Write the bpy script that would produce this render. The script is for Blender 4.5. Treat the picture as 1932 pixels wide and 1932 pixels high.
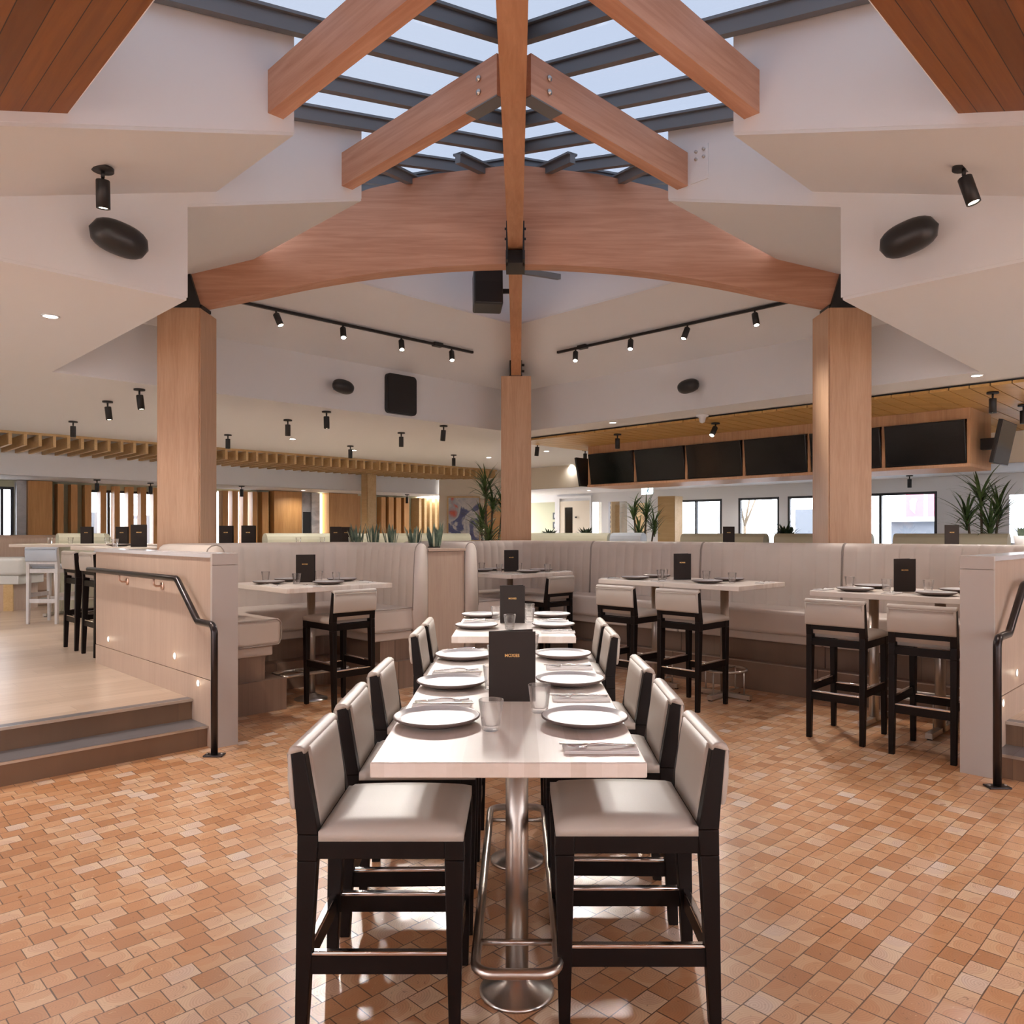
import bpy, bmesh, math, random
from mathutils import Vector, Matrix
random.seed(7)
C = bpy.context.scene.collection
for o in list(bpy.data.objects): bpy.data.objects.remove(o)
R2 = math.sqrt(2); PI = math.pi
H = 1.53; F = 1450.0; X0 = 977.0; Y0 = 1006.0; XC = -0.025
# ---------------------------------------------------------------- camera
cam = bpy.data.cameras.new('camera'); co = bpy.data.objects.new('camera', cam); C.objects.link(co)
co.location = (0, 0, H); co.rotation_euler = (PI/2, 0, 0)
cam.sensor_width = 36; cam.lens = F/1932*36
cam.shift_x = -(X0-966)/1932; cam.shift_y = (Y0-966)/1932
cam.clip_start = 0.05; cam.clip_end = 200
S = bpy.context.scene; S.camera = co
S.view_settings.view_transform = 'Standard'; S.view_settings.look = 'None'
S.view_settings.gamma = 1; S.view_settings.exposure = 0.62; S.view_settings.use_curve_mapping = False
# ---------------------------------------------------------------- world : bright overcast sky
W = bpy.data.worlds.new('overcast'); S.world = W; W.use_nodes = True
wn = W.node_tree; bg = wn.nodes['Background']
tc = wn.nodes.new('ShaderNodeTexCoord'); wnz = wn.nodes.new('ShaderNodeTexNoise'); wnz.inputs['Scale'].default_value = 2.0
wr = wn.nodes.new('ShaderNodeValToRGB')
wr.color_ramp.elements[0].position = .3; wr.color_ramp.elements[0].color = (.82, .89, 1, 1)
wr.color_ramp.elements[1].position = .7; wr.color_ramp.elements[1].color = (.95, .97, 1, 1)
wn.links.new(tc.outputs['Generated'], wnz.inputs['Vector']); wn.links.new(wnz.outputs['Fac'], wr.inputs['Fac'])
wn.links.new(wr.outputs['Color'], bg.inputs['Color']); bg.inputs['Strength'].default_value = 8.5
SPOT_W = 1.2; DOWN_W = 1.1          # lamp strength factors
# ---------------------------------------------------------------- geometry helpers
def AB(a, b): return ((a-b)/R2, (a+b)/R2)
def XYab(x, y): return ((x+y)/R2, (y-x)/R2)
def on_b(px, B): r = (px-X0)/F; return B*(1+r)/(1-r)      # a on the wall line b=B
def on_a(px, A): r = (px-X0)/F; return A*(1-r)/(1+r)      # b on the wall line a=A
def mir(a, b): return (b+R2*XC, a-R2*XC)
def pt(px, py, z):                                          # a point on a level plane
    y = (z-H)*F/(Y0-py); return ((px-X0)*y/F, y, z)
RAB = Matrix.Rotation(PI/4, 4, 'Z')
I4 = Matrix.Identity(4)
class MB:
    def __init__(s, m=None): s.bm = bmesh.new(); s.m = m or I4; s.mi = 0
    def _add(s, vs, fs, smooth=False):
        bv = [s.bm.verts.new(s.m @ Vector(v)) for v in vs]
        for f in fs:
            try:
                q = s.bm.faces.new([bv[i] for i in f]); q.smooth = smooth; q.material_index = s.mi
            except ValueError: pass
        return bv
    def box(s, x0, x1, y0, y1, z0, z1):
        s._add([(x0,y0,z0),(x1,y0,z0),(x1,y1,z0),(x0,y1,z0),(x0,y0,z1),(x1,y0,z1),(x1,y1,z1),(x0,y1,z1)],
               [(3,2,1,0),(4,5,6,7),(0,1,5,4),(1,2,6,5),(2,3,7,6),(3,0,4,7)]); return s
    def hexa(s, p): s._add(p, [(3,2,1,0),(4,5,6,7),(0,1,5,4),(1,2,6,5),(2,3,7,6),(3,0,4,7)]); return s
    def bar(s, p, q, w, h, up=(0,0,1), c=.5):               # box bar between p and q; c: 0 hangs below, .5 centred
        p = Vector(p); q = Vector(q); d = (q-p).normalized(); u = Vector(up); sd = d.cross(u).normalized()*(w/2); u = u.normalized()
        lo = -u*h*(1-c); hi = u*h*c
        s._add([p-sd+lo,p+sd+lo,q+sd+lo,q-sd+lo,p-sd+hi,p+sd+hi,q+sd+hi,q-sd+hi],
               [(3,2,1,0),(4,5,6,7),(0,1,5,4),(1,2,6,5),(2,3,7,6),(3,0,4,7)]); return s
    def prism(s, poly, z0, z1):                             # z0/z1: number or function of (x,y)
        f0 = z0 if callable(z0) else (lambda x, y: z0); f1 = z1 if callable(z1) else (lambda x, y: z1)
        n = len(poly)
        vs = [(x,y,f0(x,y)) for x,y in poly]+[(x,y,f1(x,y)) for x,y in poly]
        s._add(vs, [tuple(reversed(range(n))), tuple(range(n,2*n))]+[(i,(i+1)%n,n+(i+1)%n,n+i) for i in range(n)]); return s
    def slab(s, poly, mapf, t):                             # planar polygon, mapf(u,v,side 0/1)
        n = len(poly)
        s._add([mapf(u,v,0) for u,v in poly]+[mapf(u,v,1) for u,v in poly],
               [tuple(range(n)), tuple(reversed(range(n,2*n)))]+[(i,n+i,n+(i+1)%n,(i+1)%n) for i in range(n)]); return s
    def lathe(s, prof, n=24, c=(0,0,0), axis=None, closed=False, caps=True):
        m = Matrix.Translation(c)
        if axis is not None: m = m @ Vector((0,0,1)).rotation_difference(Vector(axis)).to_matrix().to_4x4()
        vs = []; k = len(prof)
        for r, z in prof:
            for i in range(n):
                t = 2*PI*i/n; vs.append(m @ Vector((r*math.cos(t), r*math.sin(t), z)))
        fs = []
        for j in range(k-1 if not closed else k):
            a = j*n; b = ((j+1)%k)*n
            for i in range(n): fs.append((a+i, a+(i+1)%n, b+(i+1)%n, b+i))
        if not closed and caps: fs += [tuple(reversed(range(n))), tuple(range((k-1)*n, k*n))]
        s._add(vs, fs, True); return s
    def cyl(s, p, q, r, n=16, r2=None):
        p = Vector(p); q = Vector(q); d = q-p
        return s.lathe([(r,0),(r2 if r2 is not None else r, d.length)], n, p, d)
    def tube(s, pts, r, n=10, closed=False):
        pts = [Vector(p) for p in pts]; N = len(pts); vs = []; pu = None
        for i in range(N):
            if closed: t = (pts[(i+1)%N]-pts[i-1]).normalized()
            else: t = (pts[min(i+1,N-1)]-pts[max(i-1,0)]).normalized()
            u = pu if pu is not None else (Vector((0,0,1)) if abs(t.z) < .9 else Vector((1,0,0)))
            v = t.cross(u).normalized(); u = v.cross(t).normalized(); pu = u
            for k in range(n):
                a = 2*PI*k/n; vs.append(pts[i]+u*math.cos(a)*r+v*math.sin(a)*r)
        fs = []
        for i in range(N if closed else N-1):
            a = i*n; b = ((i+1)%N)*n
            for k in range(n): fs.append((a+k, a+(k+1)%n, b+(k+1)%n, b+k))
        if not closed: fs += [tuple(reversed(range(n))), tuple(range((N-1)*n, N*n))]
        s._add(vs, fs, True); return s
    def quad(s, *p): s._add(p, [tuple(range(len(p)))]); return s
    def mesh(s, name, mats):
        bmesh.ops.recalc_face_normals(s.bm, faces=s.bm.faces[:])
        me = bpy.data.meshes.new(name); s.bm.to_mesh(me); s.bm.free()
        for m in (mats if isinstance(mats, (list, tuple)) else [mats]): me.materials.append(m)
        return me
    def obj(s, name, mats, parent=None, bevel=0, seg=2, smooth=False):
        me = s.mesh(name, mats); o = bpy.data.objects.new(name, me); C.objects.link(o)
        if parent: o.parent = parent
        elif me.vertices:                                    # origin to the base centre
            xs = [v.co for v in me.vertices]
            c = Vector(((min(v.x for v in xs)+max(v.x for v in xs))/2, (min(v.y for v in xs)+max(v.y for v in xs))/2, min(v.z for v in xs)))
            me.transform(Matrix.Translation(-c)); o.location = c
        if smooth:
            for p in me.polygons: p.use_smooth = True
        if bevel:
            b = o.modifiers.new('bevel', 'BEVEL'); b.width = bevel; b.segments = seg; b.limit_method = 'ANGLE'; b.angle_limit = .6
            b.harden_normals = False
            for p in me.polygons: p.use_smooth = True
            me.set_sharp_from_angle(angle=math.radians(40)) if hasattr(me, 'set_sharp_from_angle') else None
        return o
def tag(o, label=None, cat=None, group=None, kind=None):
    if label: o['label'] = label
    if cat: o['category'] = cat
    if group: o['group'] = group
    if kind: o['kind'] = kind
    return o
def thing(name, label, cat, loc=(0,0,0), rz=0, group=None):
    o = bpy.data.objects.new(name, None); C.objects.link(o); o.empty_display_size = .1
    o.location = loc; o.rotation_euler = (0,0,rz); return tag(o, label, cat, group)
def dup(root, loc, rz=None, label=None, group=None, rot=None):
    kids = {}
    for o in list(C.objects): kids.setdefault(o.parent, []).append(o)
    r = root.copy(); C.objects.link(r); r.location = loc
    if rz is not None: r.rotation_euler = (0,0,rz)
    if rot is not None: r.rotation_euler = rot
    if label: r['label'] = label
    if group: r['group'] = group
    def rec(src, dst):
        for ch in kids.get(src, []):
            c = ch.copy(); C.objects.link(c); c.parent = dst; rec(ch, c)
    rec(root, r); return r
def struct(o): o['kind'] = 'structure'; return o
# ---------------------------------------------------------------- materials
def mat(name, col=(.8,.8,.8), rough=.5, metal=0, spec=.5, emis=None, es=0, coat=0):
    m = bpy.data.materials.new(name); m.use_nodes = True; b = m.node_tree.nodes['Principled BSDF']
    b.inputs['Base Color'].default_value = (*col, 1); b.inputs['Roughness'].default_value = rough
    b.inputs['Metallic'].default_value = metal; b.inputs['Specular IOR Level'].default_value = spec
    if emis: b.inputs['Emission Color'].default_value = (*emis, 1); b.inputs['Emission Strength'].default_value = es
    if coat: b.inputs['Coat Weight'].default_value = coat; b.inputs['Coat Roughness'].default_value = .15
    return m
class N:
    def __init__(s, m): s.m = m; s.t = m.node_tree; s.b = s.t.nodes['Principled BSDF']
    def n(s, ty, **k):
        x = s.t.nodes.new(ty)
        for a, v in k.items(): setattr(x, a, v)
        return x
    def l(s, a, b): s.t.links.new(a, b)
    def math(s, op, a, b=None, c=None):
        x = s.n('ShaderNodeMath', operation=op)
        for i, v in enumerate((a, b, c)):
            if v is None: continue
            if isinstance(v, (int, float)): x.inputs[i].default_value = v
            else: s.l(v, x.inputs[i])
        return x.outputs[0]
    def mix(s, fac, a, b, bl='MIX'):
        x = s.n('ShaderNodeMix', data_type='RGBA', blend_type=bl)
        for i, v in ((0, fac), (6, a), (7, b)):
            if isinstance(v, tuple): x.inputs[i].default_value = (*v, 1)
            elif isinstance(v, (int, float)): x.inputs[i].default_value = v
            else: s.l(v, x.inputs[i])
        return x.outputs[2]
    def ramp(s, fac, *st):
        x = s.n('ShaderNodeValToRGB'); e = x.color_ramp.elements
        while len(e) < len(st): e.new(.5)
        for el, (p, c) in zip(e, st): el.position = p; el.color = (*c, 1)
        s.l(fac, x.inputs[0]); return x.outputs[0]
    def coord(s, rot=0, scale=(1,1,1), src='Object'):
        t = s.n('ShaderNodeTexCoord'); m = s.n('ShaderNodeMapping'); m.inputs['Rotation'].default_value = (0,0,rot) if not isinstance(rot, tuple) else rot
        m.inputs['Scale'].default_value = scale; s.l(t.outputs[src], m.inputs[0]); return m.outputs[0]
    def geo(s): return s.n('ShaderNodeNewGeometry').outputs['Position']
    def noise(s, v, scale, det=3, rough=.5, dist=0):
        x = s.n('ShaderNodeTexNoise'); x.inputs['Scale'].default_value = scale; x.inputs['Detail'].default_value = det
        x.inputs['Roughness'].default_value = rough; x.inputs['Distortion'].default_value = dist; s.l(v, x.inputs['Vector']); return x.outputs['Fac']
    def bump(s, h, st=.2, d=.01):
        x = s.n('ShaderNodeBump'); x.inputs['Strength'].default_value = st; x.inputs['Distance'].default_value = d
        s.l(h, x.inputs['Height']); s.l(x.outputs[0], s.b.inputs['Normal'])
def grain(name, c1, c2, scale, rough=.45, stretch='z', knots=False, spec=.4, board=None):
    """wood: fine grain stretched along one object axis"""
    m = mat(name, c1, rough, spec=spec); n = N(m)
    sc = {'z': (1,1,.06), 'x': (.06,1,1), 'y': (1,.06,1)}[stretch]
    v = n.coord(scale=sc); f = n.noise(v, scale, 5, .6, .6); f2 = n.noise(v, scale*.18, 2)
    g = n.math('ADD', n.math('MULTIPLY', f, .65), n.math('MULTIPLY', f2, .45))
    c = n.ramp(g, (.35, c2), (.7, c1))
    if board:
        t = n.n('ShaderNodeTexCoord'); sp = n.n('ShaderNodeSeparateXYZ'); n.l(t.outputs['Object'], sp.inputs[0])
        w = n.n('ShaderNodeTexWhiteNoise', noise_dimensions='1D'); n.l(n.math('FLOOR', n.math('DIVIDE', sp.outputs[board[0]], board[1])), w.inputs['W'])
        c = n.mix(n.math('MULTIPLY', w.outputs['Value'], board[2]), c, (c2[0]*.45, c2[1]*.45, c2[2]*.45))
        c = n.mix(n.math('LESS_THAN', n.math('FRACT', n.math('DIVIDE', sp.outputs[board[0]], board[1])), .035), c, (.03,.012,.004))
    if knots:
        vo = n.n('ShaderNodeTexVoronoi'); vo.inputs['Scale'].default_value = 2.2; n.l(n.coord(scale={'x':(.5,1,1.3),'y':(1,.5,1.3),'z':(1,1,.6)}[stretch]), vo.inputs['Vector'])
        k = n.ramp(vo.outputs['Distance'], (.0, (1,1,1)), (.045, (0,0,0)))
        c = n.mix(k, c, (c2[0]*.35, c2[1]*.3, c2[2]*.3))
    n.l(c, n.b.inputs['Base Color']); return m
M = {}
M['paint'] = mat('white_paint', (.76,.765,.78), .75, spec=.2)
M['paint_cool'] = mat('well_paint', (.80,.80,.82), .75, spec=.2)
M['cream'] = mat('cream_paint', (.76,.69,.58), .7, spec=.2)
M['sage'] = mat('sage_paint', (.50,.50,.36), .7, spec=.2)
M['oak'] = grain('pale_oak_veneer', (.64,.40,.25), (.52,.30,.175), 60)
M['oak_wall'] = grain('washed_oak_panel', (.52,.385,.30), (.45,.32,.245), 50)
M['amber'] = grain('amber_oak', (.55,.29,.11), (.40,.19,.06), 40)
M['slat'] = grain('slat_pine', (.62,.43,.22), (.50,.32,.14), 30, stretch='y')
M['glulam'] = grain('glulam_fir', (.62,.34,.225), (.44,.205,.12), 26, .5, 'x', True)
M['glulam_y'] = grain('glulam_fir_long', (.60,.31,.17), (.44,.20,.09), 26, .5, 'y', True)
M['cedar'] = grain('cedar_boards', (.46,.165,.028), (.27,.085,.014), 30, .45, 'y', False, board=('X', .115, .8))
M['plank'] = grain('golden_planks', (.62,.38,.13), (.46,.26,.08), 30, .45, 'x')
M['wenge'] = mat('dark_wenge', (.0065,.0032,.0026), .42, spec=.22)
M['white_wood'] = grain('whitewashed_frame', (.62,.60,.60), (.52,.49,.47), 40)
M['pale_oak_leg'] = mat('pale_oak_leg', (.55,.36,.16), .5)
M['steel'] = mat('brushed_steel', (.62,.58,.54), .3, 1)
M['steel_warm'] = mat('pedestal_steel', (.56,.50,.45), .33, 1)
M['chrome'] = mat('chrome', (.85,.82,.8), .12, 1)
M['bronze'] = mat('dark_bronze_tube', (.055,.045,.045), .28, .85)
M['copper'] = mat('rail_bracket_steel', (.65,.45,.36), .3, 1)
M['black'] = mat('black_metal', (.012,.012,.013), .45)
M['black_pl'] = mat('black_plastic', (.018,.018,.019), .38)
M['screen'] = mat('tv_screen', (.003,.0035,.004), .16, spec=.5)
M['frame_grey'] = mat('skylight_steel', (.17,.175,.185), .45, .1)
M['darkframe'] = mat('window_frame', (.03,.032,.038), .45)
M['gold'] = mat('gold_foil', (.75,.45,.17), .35, .6)
M['menu'] = mat('menu_cover', (.026,.018,.015), .6, spec=.25)
M['ceram_top'] = mat('plate_glaze', (.50,.47,.46), .35)
M['ceram_rim'] = mat('plate_clay', (.15,.11,.095), .55)
M['napkin'] = mat('napkin_linen', (.78,.74,.71), .85)
M['cutlery'] = mat('cutlery_steel', (.75,.72,.70), .18, 1)
M['lens'] = mat('lamp_lens', (1,1,1), .3, emis=(1,.86,.66), es=30)
M['lens_soft'] = mat('downlight_lens', (1,1,1), .3, emis=(1,.95,.88), es=14)
M['steplens'] = mat('step_light_lens', (1,1,1), .3, emis=(1,.92,.8), es=3.5)
M['stem'] = mat('plant_soil', (.03,.022,.015), .9)
M['pot'] = mat('pale_planter', (.7,.68,.64), .6)
M['concrete'] = mat('grey_concrete', (.42,.42,.43), .7)
M['marble'] = mat('grey_marble', (.55,.53,.51), .3)
M['quartz'] = mat('ledge_stone', (.62,.60,.62), .18)
M['tape'] = mat('warm_led', (1,1,1), .5, emis=(1,.85,.6), es=4)
def leather(name, c, rough=.42):
    m = mat(name, c, rough, spec=.4); n = N(m); v = n.coord(); f = n.noise(v, 220, 2); n.bump(f, .12, .002)
    g = n.noise(v, 3, 2); n.l(n.ramp(g, (.3, tuple(x*.93 for x in c)), (.7, c)), n.b.inputs['Base Color']); return m
M['leather'] = leather('greige_leather', (.52,.45,.39))
M['leather2'] = leather('banquette_leather', (.66,.56,.49), .5)
M['piping'] = mat('leather_piping', (.34,.28,.24), .5)
M['leather_blue'] = leather('pale_blue_leather', (.46,.50,.56))
M['leather_sage'] = leather('pale_sage_leather', (.52,.50,.38), .55)
def marbleize(m, c1, c2, sc):
    n = N(m); f = n.noise(n.coord(), sc, 6, .6, 1.5); n.l(n.ramp(f, (.42, c2), (.55, c1)), n.b.inputs['Base Color'])
marbleize(M['marble'], (.60,.58,.56), (.36,.35,.35), 1.6); marbleize(M['concrete'], (.46,.46,.47), (.36,.36,.37), 2)
# striped-grain table top : butcher-block planks crossing the table
def tabletop_mat():
    m = mat('blond_table_laminate', (.72,.61,.53), .40, spec=.35); n = N(m)
    t = n.n('ShaderNodeTexCoord'); sp = n.n('ShaderNodeSeparateXYZ'); n.l(t.outputs['Object'], sp.inputs[0])
    w = n.n('ShaderNodeTexWhiteNoise', noise_dimensions='1D'); n.l(n.math('FLOOR', n.math('DIVIDE', sp.outputs['X'], .042)), w.inputs['W'])
    f = n.noise(n.coord(scale=(1,.08,1)), 45, 4)
    g = n.math('ADD', n.math('MULTIPLY', w.outputs['Value'], .6), n.math('MULTIPLY', f, .4))
    n.l(n.ramp(g, (.2, (.68,.58,.50)), (.8, (.80,.71,.64))), n.b.inputs['Base Color']); return m
M['table'] = tabletop_mat()
def floor_mat():
    m = mat('end_grain_blocks', (.6,.35,.2), .3, spec=.5); n = N(m)
    sp = n.n('ShaderNodeSeparateXYZ'); n.l(n.geo(), sp.inputs[0])
    a = n.math('MULTIPLY', n.math('ADD', sp.outputs[0], sp.outputs[1]), 1/R2)
    b = n.math('MULTIPLY', n.math('SUBTRACT', sp.outputs[1], sp.outputs[0]), 1/R2)
    cb = n.n('ShaderNodeCombineXYZ'); n.l(a, cb.inputs[0]); n.l(b, cb.inputs[1]); ab = cb.outputs[0]
    wob = n.math('MULTIPLY', n.math('SUBTRACT', n.noise(ab, 1.3, 1), .5), .03)
    b2 = n.math('ADD', b, wob)
    hh, ww = .089, .098
    rv = n.math('DIVIDE', b2, hh); row = n.math('FLOOR', rv)
    wr = n.n('ShaderNodeTexWhiteNoise', noise_dimensions='1D'); n.l(row, wr.inputs['W'])
    wid = n.math('MULTIPLY_ADD', wr.outputs['Value'], .25, .9)
    cu = n.math('ADD', n.math('DIVIDE', n.math('DIVIDE', a, ww), wid), n.math('MULTIPLY', wr.outputs['Value'], 17.3))
    col = n.math('FLOOR', cu); fu = n.math('FRACT', cu); fv = n.math('FRACT', rv)
    cc = n.n('ShaderNodeCombineXYZ'); n.l(col, cc.inputs[0]); n.l(row, cc.inputs[1])
    w2 = n.n('ShaderNodeTexWhiteNoise', noise_dimensions='2D'); n.l(cc.outputs[0], w2.inputs['Vector'])
    s2 = n.n('ShaderNodeSeparateColor'); n.l(w2.outputs['Color'], s2.inputs[0])
    r1, r2, r3 = s2.outputs[0], s2.outputs[1], s2.outputs[2]
    tone = n.math('ADD', n.math('MULTIPLY', r1, .8), n.math('MULTIPLY', n.noise(ab, .9, 2), .35))
    base = n.ramp(tone, (.05, (.40,.165,.065)), (.35, (.56,.27,.125)), (.75, (.63,.35,.19)), (.92, (.67,.44,.30)), (1.0, (.72,.58,.49)))
    # rings round an off-centre pith
    dx = n.math('SUBTRACT', fu, n.math('MULTIPLY_ADD', r2, .8, .1)); dy = n.math('SUBTRACT', fv, n.math('MULTIPLY_ADD', r3, 1.2, -.1))
    d = n.math('SQRT', n.math('ADD', n.math('MULTIPLY', dx, dx), n.math('MULTIPLY', dy, dy)))
    d = n.math('ADD', d, n.math('MULTIPLY', n.noise(ab, 22, 2), .12))
    ring = n.math('MULTIPLY_ADD', n.math('SINE', n.math('MULTIPLY', d, 62)), .5, .5)
    c = n.mix(n.math('MULTIPLY', ring, .26), base, (.36,.16,.07))
    sap = n.ramp(d, (.62, (0,0,0)), (.68, (1,1,1)))
    c = n.mix(n.math('MULTIPLY', sap, n.math('MULTIPLY', r1, .35)), c, (.78,.58,.36))
    # radial checks + chips
    chk = n.ramp(n.noise(ab, 26, 3, .7, 2.5), (.31, (1,1,1)), (.35, (0,0,0)))
    c = n.mix(n.math('MULTIPLY', chk, .45), c, (.09,.05,.035))
    chip = n.ramp(n.noise(ab, 19, 2, .6, 3.5), (.70, (0,0,0)), (.73, (1,1,1)))
    c = n.mix(n.math('MULTIPLY', chip, .5), c, (.85,.62,.38))
    # joints
    eu = n.math('MULTIPLY', n.math('MINIMUM', fu, n.math('SUBTRACT', 1, fu)), ww)
    ev = n.math('MULTIPLY', n.math('MINIMUM', fv, n.math('SUBTRACT', 1, fv)), hh)
    jw = n.math('MULTIPLY_ADD', n.noise(ab, 9, 2), .0035, .0002)
    j = n.math('LESS_THAN', n.math('MINIMUM', eu, ev), jw)
    c = n.mix(n.math('MULTIPLY', j, .9), c, (.09,.045,.028))
    n.l(c, n.b.inputs['Base Color'])
    n.l(n.math('MULTIPLY_ADD', n.noise(ab, 7, 3), .2, .22), n.b.inputs['Roughness'])
    hgt = n.math('SUBTRACT', n.math('MULTIPLY', n.noise(ab, 4, 2), .3), n.math('MULTIPLY', j, .6)); n.bump(hgt, .25, .004)
    n.b.inputs['Coat Weight'].default_value = .2; n.b.inputs['Coat Roughness'].default_value = .16
    return m
M['floor'] = floor_mat()
def plankfloor(name, c1, c2, along='a', w=.18, rough=.3, L=1.2):
    m = mat(name, c1, rough, spec=.5); n = N(m); sp = n.n('ShaderNodeSeparateXYZ'); n.l(n.geo(), sp.inputs[0])
    a = n.math('MULTIPLY', n.math('ADD', sp.outputs[0], sp.outputs[1]), 1/R2)
    b = n.math('MULTIPLY', n.math('SUBTRACT', sp.outputs[1], sp.outputs[0]), 1/R2)
    if along == 'b': a, b = b, a
    row = n.math('FLOOR', n.math('DIVIDE', b, w)); wr = n.n('ShaderNodeTexWhiteNoise', noise_dimensions='1D'); n.l(row, wr.inputs['W'])
    cu = n.math('ADD', n.math('DIVIDE', a, L), n.math('MULTIPLY', wr.outputs['Value'], 5)); col = n.math('FLOOR', cu)
    cc = n.n('ShaderNodeCombineXYZ'); n.l(col, cc.inputs[0]); n.l(row, cc.inputs[1])
    w2 = n.n('ShaderNodeTexWhiteNoise', noise_dimensions='2D'); n.l(cc.outputs[0], w2.inputs['Vector'])
    cs = n.n('ShaderNodeCombineXYZ'); n.l(n.math('MULTIPLY', a, .08), cs.inputs[0]); n.l(b, cs.inputs[1]); n.l(n.math('MULTIPLY', row, .37), cs.inputs[2])
    g = n.math('ADD', n.math('MULTIPLY', n.noise(cs.outputs[0], 22, 5, .6, .5), .7), n.math('MULTIPLY', w2.outputs['Value'], .35))
    c = n.ramp(g, (.25, c2), (.75, c1))
    fv = n.math('FRACT', n.math('DIVIDE', b, w)); fu = n.math('FRACT', cu)
    j = n.math('MAXIMUM', n.math('LESS_THAN', fv, .012), n.math('LESS_THAN', fu, .002))
    n.l(n.mix(n.math('MULTIPLY', j, .5), c, tuple(x*.3 for x in c2)), n.b.inputs['Base Color']); return m
M['platform'] = plankfloor('blond_plank_floor', (.58,.45,.35), (.44,.315,.23))
M['riser'] = plankfloor('brown_wood_tile', (.27,.165,.10), (.17,.10,.062), 'a', .3, .35)
M['tread'] = plankfloor('slate_tread', (.17,.155,.16), (.125,.115,.12), 'a', .3, .35, .9)
M['boothbase'] = plankfloor('brown_booth_base', (.30,.20,.145), (.19,.12,.085), 'a', .9, .4, 2)
M['boothbase_b'] = plankfloor('brown_booth_base_b', (.30,.20,.145), (.19,.12,.085), 'b', .9, .4, 2)
def glassy(name, tint=(1,1,1), mixf=.9):
    m = bpy.data.materials.new(name); m.use_nodes = True; t = m.node_tree; t.nodes.clear()
    o = t.nodes.new('ShaderNodeOutputMaterial'); mx = t.nodes.new('ShaderNodeMixShader'); tr = t.nodes.new('ShaderNodeBsdfTransparent'); gl = t.nodes.new('ShaderNodeBsdfGlossy')
    tr.inputs[0].default_value = (*tint, 1); gl.inputs['Roughness'].default_value = .03; mx.inputs[0].default_value = 1-mixf
    t.links.new(tr.outputs[0], mx.inputs[1]); t.links.new(gl.outputs[0], mx.inputs[2]); t.links.new(mx.outputs[0], o.inputs[0]); return m
M['pane'] = glassy('clear_pane')
M['skypane'] = glassy('skylight_pane', (.225,.238,.262), .97)
def tumbler():
    m = bpy.data.materials.new('tumbler_glass'); m.use_nodes = True; t = m.node_tree; t.nodes.clear()
    o = t.nodes.new('ShaderNodeOutputMaterial'); mx = t.nodes.new('ShaderNodeMixShader'); tr = t.nodes.new('ShaderNodeBsdfTransparent'); gl = t.nodes.new('ShaderNodeBsdfGlass')
    lw = t.nodes.new('ShaderNodeLayerWeight'); lw.inputs['Blend'].default_value = .35; ma = t.nodes.new('ShaderNodeMath'); ma.operation = 'MULTIPLY_ADD'; ma.inputs[1].default_value = .75; ma.inputs[2].default_value = .10
    tr.inputs[0].default_value = (.97,.97,.97,1); gl.inputs['IOR'].default_value = 1.3; gl.inputs['Roughness'].default_value = .0
    t.links.new(lw.outputs['Facing'], ma.inputs[0]); t.links.new(ma.outputs[0], mx.inputs[0])
    t.links.new(tr.outputs[0], mx.inputs[1]); t.links.new(gl.outputs[0], mx.inputs[2]); t.links.new(mx.outputs[0], o.inputs[0]); return m
M['glass'] = tumbler()
def leafmat(name, c1, c2):
    m = mat(name, c1, .45); n = N(m); f = n.noise(n.coord(), 14, 3); n.l(n.ramp(f, (.35, c2), (.65, c1)), n.b.inputs['Base Color']); return m
M['leaf'] = leafmat('palm_leaf', (.10,.17,.05), (.04,.08,.025)); M['leaf2'] = leafmat('snake_leaf', (.20,.27,.19), (.08,.13,.09)); M['leaf_dark'] = leafmat('ficus_leaf', (.035,.06,.025), (.015,.03,.012))
M['leaf_edge'] = mat('snake_leaf_edge', (.62,.62,.42), .5)
def canvas():
    m = mat('abstract_canvas', (.5,.5,.5), .7); n = N(m); v = n.coord(scale=(1.2,1,.9))
    f = n.noise(v, 2.3, 4, .5, .5)
    n.l(n.ramp(f, (.36, (.09,.10,.22)), (.46, (.13,.15,.30)), (.50, (.62,.60,.60)), (.60, (.42,.44,.50)), (.67, (.70,.15,.10)), (.70, (.72,.66,.56))), n.b.inputs['Base Color']); return m
M['canvas'] = canvas()
# ================================================================ THE SETTING
ZM = 3.15; ZE = 3.80; G = .336; GK = .2333
F1 = lambda a, b: ZE+G*(a-2.157)
F2 = lambda a, b: ZE+G*(8.77-b)
G1 = lambda a, b: 4.665+GK*(a-2.322)
GA = G1(5.65, 0)
G2 = lambda a, b: GA-GK*(b-5.69)
def absl(name, poly, zf, t=.08, m='paint', flip=False, kind=True):
    """flat or sloped ceiling piece given in the building's own 45 degree grid"""
    mb = MB()
    def mp(a, b, side):
        z = (zf(*mir(a, b)) if flip else zf(a, b)) if callable(zf) else zf
        x, y = AB(a, b); return (x, y, z+(t if side else 0))
    mb.slab(poly, mp, t); o = mb.obj(name, M[m] if isinstance(m, str) else m)
    return struct(o) if kind else o
def pair(name, poly, zf, t=.08, m='paint'):
    l = absl(name, poly, zf, t, m); r = absl(name, [mir(*p) for p in reversed(poly)], zf, t, m, True); return l, r
def wall_b(name, b, pts, t=.08, m='paint', both=True):
    """vertical wall in the plane b (outer side towards +b); pts = (a, z) outline"""
    def mk(f):
        mb = MB(); mb.slab(pts, lambda a, z, s: (*f(a, b+(t if s else -.004)), z), t); return struct(mb.obj(name, M[m]))
    mk(lambda a, b: AB(a, b))
    if both: mk(lambda a, b: AB(*mir(a, b)))
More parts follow.
